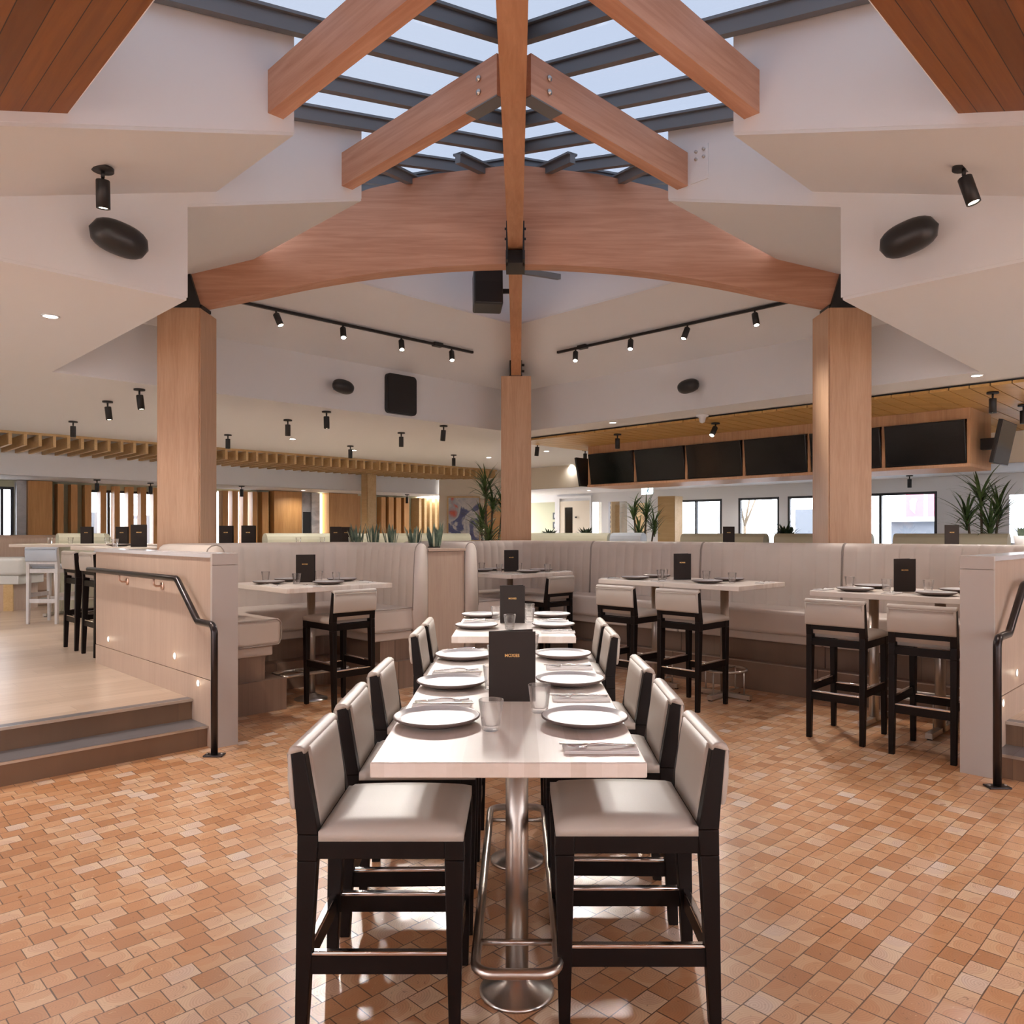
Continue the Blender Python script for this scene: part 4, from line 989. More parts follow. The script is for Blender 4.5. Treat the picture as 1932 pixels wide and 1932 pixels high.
def high_table(a, b, la, lb, base, label, poles=((0,0),), z0=0, m=None):
    """la = size along a, lb = along b"""
    t = thing('high_table', label, 'table', (*AB(a, b), z0), PI/4); mb = MB()
    if lb > la: mb.box(-la/2, la/2, -lb/2, lb/2, 1.028, 1.07)
    else: mb.box(-la/2, la/2, -lb/2, lb/2, 1.028, 1.07)
    mb.obj('tabletop', m or M['table'], t, .004)
    for (x, y) in poles:
        mb = MB(); mb.cyl((x,y,.02), (x,y,1.028), .038, 20); p = mb.obj('pedestal', M['steel_warm'], t)
        mb = MB()
        if base == 'disc': mb.lathe([(.001,0),(.15,0),(.15,.008),(.06,.04),(.042,.06),(.038,.06),(.038,.03),(.001,.03)], 28, (x,y,0))
        elif base == 'cross': mb.bar((x-.27,y,.03),(x+.27,y,.03),.05,.04); mb.bar((x,y-.27,.03),(x,y+.27,.03),.05,.04)
        else: mb.bar((x-.27,y,.03),(x+.27,y,.03),.05,.04)
        bo = mb.obj('base', M['steel'], p)
        if base != 'disc':
            for dx, dy in ((-.25,0),(.25,0))+(((0,-.25),(0,.25)) if base == 'cross' else ()):
                mb = MB(); mb.cyl((x+dx,y+dy,0), (x+dx,y+dy,.012), .02, 10); mb.obj('foot_pad', M['black'], bo)
    zf = .26
    if base == 'cross':
        for x, y in poles:
            mb = MB(); mb.tube([(x+.2*math.cos(k*PI/14), y+.2*math.sin(k*PI/14), zf) for k in range(28)], .011, 8, True)
            for dx, dy in ((-.2,0),(.2,0),(0,-.2),(0,.2)): mb.cyl((x+dx,y+dy,.05), (x+dx,y+dy,zf), .007, 8)
            mb.cyl((x-.2,y,zf),(x+.2,y,zf),.007,8); mb.obj('foot_ring', M['steel'], t)
    elif base == 'disc':
        x, y = poles[0]; mb = MB(); w, l = .34, .12; P = []
        for cx, cy, a0 in ((w-.05,l-.05,0),(-w+.05,l-.05,90),(-w+.05,-l+.05,180),(w-.05,-l+.05,270)):
            for k in range(5): an = math.radians(a0+k*22.5); P.append((y*0+x+cy+.05*math.sin(an) if False else x+cx+.05*math.cos(an), y+cy+.05*math.sin(an), zf))
        mb.tube(P, .014, 10, True); mb.cyl((x+.1,y-.12,zf),(x+.1,y+.12,zf),.009,8); mb.cyl((x-.1,y-.12,zf),(x-.1,y+.12,zf),.009,8); mb.obj('foot_ring', M['steel'], t)
    else:
        mb = MB(); ys = [p[1] for p in poles]
        mb.tube([(-.16,min(ys)-.12,zf),(.16,min(ys)-.12,zf),(.16,max(ys)+.12,zf),(-.16,max(ys)+.12,zf)], .011, 8, True)
        for sx in (-.16,.16):
            for yy in (min(ys), max(ys)): mb.cyl((sx,yy,.05),(sx,yy,zf),.006,8)
        mb.obj('foot_ring', M['steel'], t)
    return t
high_table(3.67, 6.37, 1.06, 1.06, 'disc', 'square high table in the left booth, set for four')
high_table(6.43, 6.56, 1.06, 1.06, 'disc', 'square high table in the centre corner booth')
high_table(6.45, 4.492, .86, .772, 'cross', 'high table of the pushed-together middle pair, left half')
high_table(6.45, 3.716, .86, .772, 'cross', 'high table of the pushed-together middle pair, right half')
high_table(6.43, 2.113, .86, 1.17, 'bar', 'high table on the right running behind the grey end post', ((0,-.245),(0,.245)))
# platform tables
high_table(3.16, 9.52, .78, 1.95, 'bar', 'high table on the raised floor behind the left divider wall', ((0,-.5),(0,.5)), .3)
t_ = high_table(*XYab(-6.55,11.55), .76, 1.7, 'bar', 'high table on the raised floor at the far left', ((0,-.4),(0,.4)), .3); t_.rotation_euler = (0,0,PI/2)
high_table(4.4, 11.2, .78, 1.6, 'bar', 'high table on the raised floor beside the left column', ((0,-.4),(0,.4)), .3)
high_table(6.2, 10.3, 1.9, .76, 'bar', 'high table on the raised floor behind the curved booth', ((-.5,0),(.5,0)), .3)
high_table(10.4, 5.4, .76, 1.9, 'bar', 'high table on the raised floor behind the wall banquette', ((0,-.5),(0,.5)), .3)
high_table(10.2, 2.2, .76, 1.9, 'bar', 'high table on the raised floor at the far right', ((0,-.5),(0,.5)), .3)
# ---------------------------------------------------------------- tableware
def plate_mesh():
    mb = MB(); mb.lathe([(.001,.0),(.085,.0),(.092,.004),(.128,.014),(.141,.022),(.1415,.026),(.138,.0275)], 48, caps=False); 
    mb.mi = 1; mb.lathe([(.138,.0275),(.134,.0265),(.127,.020),(.112,.0165),(.09,.015),(.0002,.015)], 48, caps=False)
    return mb.mesh('plate', [M['ceram_rim'], M['ceram_top']])
def glass_mesh():
    mb = MB(); k = .92; mb.lathe([(.001,.0),(.0265,.0),(.029,.003),(.0335,.045),(.040,.094),(.0392,.0955),(.0375,.094),(.0315,.045),(.0275,.020),(.024,.016),(.001,.015)], 28)
    return mb.mesh('tumbler', M['glass'])
PM = plate_mesh(); GMsh = glass_mesh()
def putmesh(me, name, label, cat, loc, rz, group):
    o = bpy.data.objects.new(name, me); C.objects.link(o); o.location = loc; o.rotation_euler = (0,0,rz); return tag(o, label, cat, group)
def curve_text(txt, size, name, parent, M_, m):
    cu = bpy.data.curves.new(name, 'FONT'); cu.body = txt; cu.size = size; cu.align_x = 'CENTER'; cu.align_y = 'CENTER'; cu.extrude = .0004; cu.offset = .0003
    tmp = bpy.data.objects.new('tmp', cu); C.objects.link(tmp); dg = bpy.context.evaluated_depsgraph_get()
    me = bpy.data.meshes.new_from_object(tmp.evaluated_get(dg)); bpy.data.objects.remove(tmp)
    me.transform(M_); me.materials.clear(); me.materials.append(m); o = bpy.data.objects.new(name, me); C.objects.link(o); o.parent = parent; return o
def make_menu():
    t = thing('menu', 'x', 'menu'); w, h = .172, .258; k = .03
    mb = MB(); mb.box(-w/2, w/2, -.0015, .0015, 0, h); mb.obj('front_cover', M['menu'], t)
    mb = MB(); mb.hexa([(-w/2,.001,0),(-w/2,.004,0),(w/2-.01,.075,0),(w/2-.012,.071,0),(-w/2,.001,h),(-w/2,.004,h),(w/2-.01,.075,h),(w/2-.012,.071,h)]); mb.obj('back_cover', M['menu'], t)
    curve_text('MOXIES', .0155, 'lettering', t, Matrix.Translation((0,-.0022,h*.655)) @ Matrix.Rotation(PI/2, 4, 'X'), M['gold']); return t
MENU = make_menu()
def menu(x, y, z, rz, label): return place(MENU, (x, y, z), rz, label, 'standing menus')
def cutlery_meshes():
    mb = MB(); mb.box(-.105,.105,-.045,.045,0,.005); mb.box(-.103,.105,-.043,.040,.005,.008); nap = mb.mesh('napkin', M['napkin'])
    mb = MB(); mb.bar((-.115,0,.003),(.0,0,.003),.010,.004); mb.hexa([(0,-.005,.001),(.105,-.002,.001),(.105,.004,.001),(0,.008,.001),(0,-.005,.003),(.105,-.002,.003),(.105,.004,.003),(0,.008,.003)]); kn = mb.mesh('knife', M['cutlery'])
    mb = MB(); pts = [(-.10,0,.002),(-.05,0,.006),(0,0,.012),(.03,0,.010),(.05,0,.004)]; mb.tube(pts, .0032, 6)
    for dy in (-.008,-.0027,.0027,.008): mb.tube([(.045,dy*.5,.005),(.06,dy,.004),(.095,dy,.008)], .0013, 5)
    mb.box(.040,.060,-.009,.009,.002,.005); fk = mb.mesh('fork', M['cutlery']); return nap, kn, fk
NAP, KN, FK = cutlery_meshes()
def setting_cut(x, y, z, rz, where, nap=True):
    putmesh(NAP, 'napkin', 'folded pale napkin '+where.replace('on the ','').replace('side of the ','side, '), 'napkin', (x,y,z), rz, 'folded napkins')
    c, s = math.cos(rz), math.sin(rz)
    def off(dx, dy): return (x+c*dx-s*dy, y+s*dx+c*dy, z+.0085)
    putmesh(KN, 'knife', 'steel knife '+where, 'knife', off(-.0,.024), rz, 'table knives')
    putmesh(FK, 'fork', 'steel fork '+where, 'fork', off(.0,-.008), rz+PI+.12, 'table forks')
gpl = 'dinner plates'; gg = 'water tumblers'
def plate(x, y, z, where): putmesh(PM, 'plate', 'pale plate with dark rim, '+where, 'plate', (x,y,z), 0, gpl)
def glass(x, y, z, where): putmesh(GMsh, 'tumbler', 'clear glass tumbler, '+where, 'glass', (x,y,z+.0005), random.random(), gg)
zt = .9105
wn_ = ['nearest the viewer', 'in the middle', 'at the far end']
for i, (x, y) in enumerate(((-.265,2.51),(-.268,3.115),(-.268,3.80))): plate(x, y, zt, 'left side of the foreground table, '+wn_[i])
for i, (x, y) in enumerate(((.218,2.51),(.215,3.165),(.225,3.83))): plate(x, y, zt, 'right side of the foreground table, '+wn_[i])
for i, (x, y) in enumerate(((-.272,2.79),(-.27,3.41),(-.27,4.03))): setting_cut(x, y-.01 if i < 2 else 4.02, zt, PI-.02, 'on the left side of the foreground table, '+wn_[i])
for i, (x, y) in enumerate(((.235,2.20),(.235,2.87),(.235,3.53))): setting_cut(x, y, zt, .0, 'on the right side of the foreground table, '+wn_[i])
glass(-.084, 2.42, zt, 'nearest one on the foreground table, left of its menu'); glass(.075, 2.66, zt, 'on the foreground table, right in front of its menu')
glass(.035, 3.27, zt, 'on the foreground table, behind the menu to the right, second place'); glass(-.10, 3.05, zt, 'on the foreground table, just behind the menu to the left')
glass(-.105, 3.60, zt, 'on the foreground table, farther behind the menu to the left'); glass(.07, 3.98, zt, 'at the far end of the foreground table')
menu(-.021, 2.83, zt, -.02, 'dark standing menu lettered in gold on the foreground table')
for x, y, w in ((-.27,5.02,'near left place'),(-.275,5.68,'far left place'),(.235,5.07,'near right place'),(.25,5.70,'far right place')): plate(x, y, zt, 'second centre table, '+w)
setting_cut(-.27, 5.36, zt, PI, 'on the left side of the second centre table'); setting_cut(.25, 4.79, zt, 0, 'on the right side of the second centre table, near place'); setting_cut(.25, 5.40, zt, 0, 'on the right side of the second centre table, far place')
glass(-.052, 4.95, zt, 'second centre table, in front of its menu'); glass(.08, 5.36, zt, 'second centre table, right of its menu'); glass(-.155, 5.50, zt, 'second centre table, left behind its menu'); glass(.085, 5.72, zt, 'second centre table, right behind its menu')
menu(-.037, 5.30, zt, 0, 'dark standing menu on the second centre table')
zh = 1.0705
def P4(lst, w): 
    for (a, b), q in zip(lst, ('left place nearest the viewer','right place nearest the viewer','left place at the back','right place at the back')): plate(*AB(a, b), zh, w+', '+q)
P4(((3.33,6.52),(3.70,6.12),(3.66,6.76),(4.03,6.42)), 'left booth table')
glass(*AB(3.47,6.86), zh, 'left booth table, leftmost of four'); glass(*AB(3.50,6.33), zh, 'left booth table, in front of the menu'); glass(*AB(3.91,6.64), zh, 'left booth table, right of the menu'); glass(*AB(3.88,6.28), zh, 'left booth table, rightmost of four')
menu(*AB(3.68,6.50), zh, -.05, 'dark standing menu on the left booth table')
P4(((6.22,6.84),(6.42,6.24),(6.54,6.92),(6.78,6.38)), 'corner booth table')
glass(*AB(6.40,7.03), zh, 'corner booth table, leftmost'); glass(*AB(6.27,6.58), zh, 'corner booth table, in front of the menu'); glass(*AB(6.62,6.13), zh, 'corner booth table, rightmost'); glass(*AB(6.66,6.64), zh, 'corner booth table, behind the menu')
menu(*AB(6.45,6.56), zh, 0, 'dark standing menu on the corner booth table')
P4(((6.26,4.60),(6.25,3.78),(6.66,4.62),(6.68,3.80)), 'middle pushed-together high tables')
glass(*AB(6.50,4.42), zh, 'middle high tables, leftmost'); glass(*AB(6.38,4.38), zh, 'middle high tables, second from the left'); glass(*AB(6.55,3.97), zh, 'middle high tables, right of the menu'); glass(*AB(6.42,3.62), zh, 'middle high tables, rightmost')
menu(*AB(6.52,4.22), zh, .02, 'dark standing menu on the middle high tables')
P4(((6.21,2.42),(6.20,1.83),(6.66,2.46),(6.66,1.80)), 'right-hand high table')
glass(*AB(6.55,2.60), zh, 'right-hand high table, leftmost'); glass(*AB(6.40,2.25), zh, 'right-hand high table, left of the menu'); glass(*AB(6.52,1.98), zh, 'right-hand high table, right of the menu'); glass(*AB(6.50,1.72), zh, 'right-hand high table, at the grey post')
menu(*AB(6.42,2.12), zh, .0, 'dark standing menu on the right-hand high table')
setting_cut(*AB(6.15,4.83), zh, PI/4, 'at the left end of the middle high tables'); setting_cut(*AB(6.62,3.40), zh, PI/4, 'at the right end of the middle high tables')
setting_cut(*AB(6.14,4.22), zh, PI/4, 'between the two stools of the middle high tables')
setting_cut(*AB(6.15,2.65), zh, PI/4, 'at the left end of the right-hand high table'); setting_cut(*AB(6.14,2.12), zh, PI/4, 'between the two stools of the right-hand high table')
setting_cut(*AB(3.22,6.25), zh, -PI/4, 'at the left corner of the left booth table'); setting_cut(*AB(3.42,5.94), zh, -PI/4, 'at the front corner of the left booth table'); setting_cut(*AB(4.08,6.08), zh, -PI/4, 'at the right corner of the left booth table')
setting_cut(*AB(6.02,6.12), zh, -PI/4, 'at the front corner of the corner booth table') ; setting_cut(*AB(6.88,6.12), zh, PI/4, 'at the right corner of the corner booth table')
# platform tableware
zp = 1.3705
def pmenu(px, py, w, rz=0):
    x, y, z = pt(px, py, zp); menu(x, y, zp, rz, 'distant standing menu '+w)
def pm(a, b, w, rz=0): menu(*AB(a, b), zp, rz, 'distant standing menu '+w)
def atpx(a0, b0, px, along):                                        # slide along a table until the sight line px is met
    r = (px-X0)/F
    if along == 'b': return (a0, a0*(1-r)/(1+r))
    return (b0*(1+r)/(1-r), b0)
q = atpx(3.2, 0, 262, 'b'); pm(*q, 'on the high table right behind the left divider wall', .3)
q = atpx(3.1, 0, 262, 'b')
glass(*AB(2.95,9.45), zp, 'on the raised left table, left of its menu'); glass(*AB(3.30,9.0), zp, 'on the raised left table, right of its menu')
plate(*AB(3.2,10.1), zp, 'far end of the raised table behind the left divider wall')
glass(-7.0,11.5,zp,'far left high table, left end'); glass(-6.75,11.6,zp,'far left high table, second from left'); glass(-6.2,11.6,zp,'far left high table, right half')
menu(-6.95+.35, 11.75, zp, 0, 'distant standing menu on the far left high table, left one'); menu(-5.98, 11.6, zp, .1, 'distant standing menu on the far left high table, right one')
for px, w in ((426,'just right of the left column'),(468,'second right of the left column')):
    q = atpx(4.4 if px < 440 else 4.5, 0, px, 'b'); pm(*q, w)
glass(*AB(4.35,10.75), zp, 'on the raised table beside the left column'); glass(*AB(4.5,11.1), zp, 'second on the raised table beside the left column')
for px, w in ((633,'above the curved booth, left one'),(653,'above the curved booth, right one')):
    q = atpx(0, 10.25 if px < 640 else 10.5, px, 'a'); pm(*q, w)
for px in (563,608,662):
    q = atpx(0, 10.15, px, 'a'); glass(*AB(*q), zp, 'on the raised table above the curved booth, %s' % {563:'left',608:'middle',662:'right'}[px])
q = atpx(0, 10.2, 530, 'a'); plate(*AB(*q), zp, 'on the raised table above the curved booth')
for px, aa, w in ((1375,10.3,'above the wall banquette, before the windows'),(1796,10.15,'above the wall banquette, at the far right')):
    q = atpx(aa, 0, px, 'b'); pm(*q, w)
# ================================================================ BACKGROUND
def baffles():
    c = (*AB(5.5, 14.97), ZM-.22); inv = Matrix.Translation(-Vector(c)) @ RAB
    t = thing('baffle_ceiling', 'field of hanging blond wooden baffles below the far left ceiling', 'baffle ceiling', c)
    mb = MB(inv); a = -4.5
    while a < 13.4: mb.box(a, a+.045, 14.19, 15.75, ZM-.22, ZM-.04); a += .205
    mb.obj('slats', M['slat'], t)
    mb = MB(inv); mb.box(-4.5, 13.5, 14.25, 14.30, ZM-.04, ZM); mb.box(-4.5, 13.5, 15.6, 15.65, ZM-.04, ZM); mb.obj('hanging_rails', M['slat'], t)
baffles()
for i, (px, py) in enumerate(((77,845),(248,865),(292,862),(422,876),(468,870),(555,884),(603,878),(657,890),(706,884),(773,898),(822,894))):
    spot(px, py, 'tiny spotlight between the far baffles, %s from the left' % ['one','two','three','four','five','six','seven','eight','nine','ten','eleven'][i], (.25,.35,-1) if i != 10 else (0,0,-1), i != 10, ZM-.02, 80, group='spotlights between the baffles')
def planks():
    c = (*AB(12, 5), ZM-.06); inv = Matrix.Translation(-Vector(c)) @ RAB
    t = thing('plank_ceiling', 'golden plank ceiling raft above the row of television screens', 'ceiling raft', c)
    mb = MB(inv); b = 9.43
    while b > 1.3: mb.box(9.32, 13.7, b-.20, b-.012, ZM-.055, ZM-.025); b -= .20
    mb.obj('planks', M['plank'], t)
    mb = MB(inv); mb.box(9.36, 13.7, 1.32, 9.42, ZM-.024, ZM-.002); mb.obj('backing', M['black'], t)
planks()
def bulkhead():
    A = 10.715; b1, b0 = 8.92, 2.77; zt_, zb_ = ZM-.056, 2.36
    c = (*AB(A+.45, (b0+b1)/2), zb_); inv = Matrix.Translation(-Vector(c)) @ RAB
    t = thing('screen_bulkhead', 'long hanging oak bulkhead with niches for six television screens', 'bulkhead', c)
    mb = MB(inv); mb.box(A+.28, A+.93, b0, b1, zb_+.04, zt_); mb.box(A, A+.28, b0, b1, 2.955, zt_); mb.obj('box', M['amberlight'], t)
    mb = MB(inv); mb.box(A-.02, A+.93, b0, b1, zb_, zb_+.04); mb.obj('bottom_shelf', M['oak'], t)
    for i in range(7):
        bb = b1-.02-(b1-b0-.04)*i/6; mb = MB(inv); mb.box(A, A+.279, bb-.02, bb+.02, zb_+.041, 2.954); mb.obj('divider', M['amberlight'], t)
    names = ['leftmost', 'second from the left', 'third from the left', 'fourth from the left', 'half hidden by the right column', 'right of the right column']
    for i in range(6):
        bc = b1-.02-(b1-b0-.04)*(i+.5)/6
        d = thing('television', 'black switched-off television tilted down in the oak bulkhead, '+names[i], 'television', (*AB(A+.02, bc), 2.41), -PI*3/4-PI/2+PI*0 , 'televisions over the bar')
        d.rotation_euler = (0,0,PI/4)
        T = Matrix.Rotation(-.16, 4, 'Y')                           # top leans out
        T = Matrix.Translation((.0,0,0)) @ Matrix.Rotation(-.17, 4, 'Y')
        mb = MB(T); mb.box(.0,.045,-.478,.478,.0,.54); mb.obj('casing', M['black_pl'], d, .005)
        mb = MB(T); mb.box(-.003,.0,-.468,.468,.012,.53); mb.obj('screen', M['screen'], d)
M['amberlight'] = grain('honey_oak', (.60,.36,.20), (.46,.25,.125), 40)
bulkhead()
def endtv(loc, rz, label, tilt=.2):
    d = thing('television', label, 'television', loc, rz)
    T = Matrix.Rotation(-tilt, 4, 'Y'); mb = MB(T); mb.box(.0,.045,-.36,.36,.0,.54); mb.obj('casing', M['black_pl'], d, .005)
    mb = MB(T); mb.box(-.003,.0,-.35,.35,.012,.53); mb.obj('screen', M['screen'], d)
    mb = MB(); mb.box(.02,.22,-.06,.06,.2,.34); mb.obj('wall_arm', M['black'], d)
endtv((*AB(11.05, 9.12), 2.38), PI/4-PI/2, 'narrow-looking television on the left end of the oak bulkhead')
endtv((*AB(11.2, 2.56), 2.40), PI/4+PI/2, 'television turned away on the right end of the oak bulkhead')
# wall panels, fins and pictures on the far left wall (plane b=BW)
def onwall(name, px0, px1, z0, z1, m, label=None, cat=None, d0=.0, d1=.04, kind=None):
    a0, a1 = on_b(px0, BW), on_b(px1, BW); c = (*AB((a0+a1)/2, BW-d1), z0); mb = MB(Matrix.Translation(-Vector(c)) @ RAB)
    mb.box(a0, a1, BW-d1, BW-d0, z0, z1); o = mb.obj(name, M[m]); o.location = c if True else o.location
    # obj() recentred the mesh: restore world placement
    vs = [v.co for v in o.data.vertices]; o.location = (0,0,0)
    cx = sum(v.x for v in vs)/len(vs); cy = sum(v.y for v in vs)/len(vs); wc = AB((a0+a1)/2, BW-(d0+d1)/2)
    o.location = (wc[0]-cx, wc[1]-cy, z0)
    if label: tag(o, label, cat)
    if kind: o['kind'] = kind
    return o
onwall('wall_panel', 46, 91, .3, 2.54, 'amber', 'wide honey oak wall panel at the far left', 'wall panel', .05, .30)
onwall('wall_panel', 506, 558, .3, 2.54, 'amber', 'wide honey oak wall panel right of the left column', 'wall panel', .05, .30)
onwall('wall_panel', 607, 661, .3, 2.54, 'amber', 'wide honey oak wall panel right of the marble strip', 'wall panel', .05, .35)
onwall('wall_panel', 27, 45, .3, 2.54, 'concrete', 'grey concrete wall strip beside the far left window', 'wall panel', .0, .2)
onwall('wall_panel', 559, 583, .3, 2.54, 'concrete', 'plain grey wall strip with the dark shelf niche', 'wall panel', .0, .05)
onwall('wall_panel', 584, 599, .3, 2.54, 'marble', 'narrow grey marble wall strip', 'wall panel', .0, .12)
onwall('led_strip', 600.5, 604, .3, 2.52, 'tape', 'thin glowing vertical light strip beside the marble', 'light strip', .0, .10)
onwall('shelf_niche', 569.5, 583, 1.2, 2.06, 'black', 'dark shelf niche in the grey wall strip', 'shelf', .051, .09)
FP = [(102,113,'dark'),(127,139,'dark'),(153,165,'dark'),(182,193,''),(208,218.5,''),(233.5,244,''),(257.5,268,''),(281,291.5,''),(411,421,''),(429,440,''),(449,458,''),(467,476,''),(485,497,'dark'),
      (662,670,''),(709,717,''),(723,732,''),(737,746,''),(752,761,'')]
for i, (p0, p1, k) in enumerate(FP):
    w = 'left of the left column' if p0 < 300 else ('right of the left column' if p0 < 500 else 'near the slim distant column')
    onwall('wall_fin', p0, p1, .3, 2.50, 'amber', 'amber oak fin on the far wall %s, %s' % (w, ['first','second','third','fourth','fifth','sixth','seventh','eighth','first','second','third','fourth','fifth','first','second','third','fourth','fifth'][i]+' of its row'), 'wall fin', .04, .26)['group'] = 'upright oak fins'
for i, p0 in enumerate((774,784,794,804,814,824)):
    onwall('wall_fin', p0, p0+4.5, .3, 2.50, 'slat', 'slender pale fin in the cluster left of the painting, %s from the left' % ['first','second','third','fourth','fifth','sixth'][i], 'wall fin', .04, .4)['group'] = 'pale fins beside the painting'
# painting wall
pw = MB(); pw.box(-2.05, -.35, 20.0, 20.12, .3, ZM); struct(pw.obj('wall_back', M['cream']))
def painting():
    t = thing('painting', 'large abstract painting in blue, white and red with a slim oak frame', 'painting', (-1.40,19.96,1.35))
    mb = MB(); mb.box(-.40,.40,-.02,.02,0,1.10); mb.obj('canvas', M['canvas'], t)
    mb = MB(); mb.box(-.44,-.40,-.04,.03,-.02,1.14); mb.box(.40,.42,-.04,.03,-.02,1.14); mb.box(-.40,.40,-.04,.03,1.10,1.14); mb.box(-.40,.40,-.04,.03,-.02,0); mb.obj('frame', M['slat'], t)
painting()
o = MB(); o.box(-.86,-.38,19.7,19.78,.3,2.42); o = o.obj('wall_panel', M['amber']); tag(o, 'amber wall panel behind the tall palm', 'wall panel')
# right far wall : door, pictures, wine racks
def ona(px): return on_a(px, AW)
def onwa(mb, px0, px1, z0, z1, d0, d1):
    b0, b1 = ona(px1), ona(px0); mb.box(AW-d1, AW-d0, b0, b1, z0, z1)
def wthing(name, label, cat, px, z, parts, kind=None):
    c = (*AB(AW, ona(px)), z); inv = Matrix.Translation(-Vector(c)) @ RAB
    t = thing(name, label, cat, c)
    if kind: t['kind'] = kind
    for nm, m, bx_ in parts:
        mb = MB(inv)
        for b in bx_: onwa(mb, *b)
        mb.obj(nm, M[m], t)
    return t
wthing('door_1', 'cream door with a tall narrow glass light at the far wall', 'door', 1087, .3, (('door_leaf','cream',[(1059,1067.5,.3,2.42,0,.05),(1082.5,1115,.3,2.42,0,.05),(1067.5,1082.5,2.25,2.42,0,.05),(1067.5,1082.5,.3,1.1,0,.05)]),('glass_light','screen',[(1067.5,1082.5,1.1,2.25,0,.02)]),('door_frame','paint',[(1050,1058.5,.3,2.5,0,.07),(1115.5,1118,.3,2.5,0,.07),(1050,1118,2.5,2.56,0,.07)]),('door_lever','black',[(1088.5,1090.5,1.95,1.99,.05,.09)])))
o = wthing('picture_frame', 'dark square picture in the side passage, upper left of four', 'picture', 1032, 1.7, (('frame','black',[(1027,1037,1.93,2.13,-.4,-.36)]),('print','paint',[(1030,1034,1.98,2.08,-.36,-.355)])))
wthing('picture_frame', 'dark square picture in the side passage, upper right of four', 'picture', 1043, 1.7, (('frame','black',[(1040,1047.5,1.93,2.13,-.4,-.36)]),('print','paint',[(1042,1045,1.98,2.08,-.36,-.355)])))
wthing('picture_frame', 'dark square picture in the side passage, lower left of four', 'picture', 1032, 1.6, (('frame','black',[(1027,1037,1.66,1.86,-.4,-.36)]),('print','paint',[(1030,1034,1.71,1.81,-.36,-.355)])))
wthing('picture_frame', 'dark square picture in the side passage, lower right of four', 'picture', 1043, 1.6, (('frame','black',[(1040,1047.5,1.66,1.86,-.4,-.36)]),('print','paint',[(1042,1045,1.71,1.81,-.36,-.355)])))
mb = MB(RAB); mb.box(AW+.42, AW+.5, ona(1052), ona(975), .3, 2.6); struct(mb.obj('wall_back', M['sage']))
mb = MB(RAB); mb.box(AW+.9, AW+1.0, ona(1230), ona(1090), .3, 2.6); struct(mb.obj('wall_back', M['cream']))
def rack(px0, px1, label, back):
    c = (*AB(AW+.5, ona((px0+px1)/2)), 1.0); inv = Matrix.Translation(-Vector(c)) @ RAB; t = thing('wine_rack', label, 'wine rack', c)
    b0, b1 = ona(px1), ona(px0)
    mb = MB(inv); z = 1.25
    while z < 2.4: mb.box(AW+.35, AW+.7, b0, b1, z, z+.025); z += .13
    mb.box(AW+.35, AW+.7, b0-.03, b0, 1.0, 2.42); mb.box(AW+.35, AW+.7, b1, b1+.03, 1.0, 2.42); mb.obj('shelves', M['slat'], t)
    mb = MB(inv); z = 1.285
    while z < 2.35:
        b = b0+.06
        while b < b1-.04: mb.cyl((AW+.37,b,z+.035),(AW+.62,b,z+.035),.032,8); b += .11
        z += .13
    o = mb.obj('bottles', M['bottle'], t); o['kind'] = 'stuff'
M['bottle'] = mat('wine_bottles', (.06,.035,.02), .2)
rack(1122,1137,'tall wine rack behind the left wine room window', 0); rack(1172,1184,'tall wine rack behind the right wine room window', 0)
def exitsign():
    x, y = AB(AW-1.6, on_a(1221, AW-1.6)); t = thing('exit_sign', 'small glowing exit sign with running figure beside the golden column', 'sign', (x,y,2.42), PI/4-PI/2+PI/2)
    t.rotation_euler = (0,0,-PI/4)
    mb = MB(); mb.box(-.15,.15,-.02,.02,0,.18); mb.obj('panel', M['exit'], t)
    mb = MB(); mb.lathe([(.001,0),(.017,0),(.017,.004),(.001,.004)], 12, (.045,-.021,.145), (0,-1,0)); mb.bar((.05,-.024,.12),(.03,-.024,.07),.012,.03,(0,1,0)); mb.bar((.03,-.024,.07),(.06,-.024,.03),.01,.012,(0,1,0)); mb.bar((.03,-.024,.07),(-.01,-.024,.05),.01,.012,(0,1,0)); mb.bar((.045,-.024,.11),(.085,-.024,.10),.01,.01,(0,1,0)); mb.bar((.045,-.024,.115),(.01,-.024,.10),.01,.01,(0,1,0)); mb.obj('running_figure', M['exitg'], t)
M['exit'] = mat('exit_panel', (.9,.95,1), .4, emis=(.8,.92,1), es=1.2); M['exitg'] = mat('exit_green', (.12,.35,.42), .4)
exitsign()
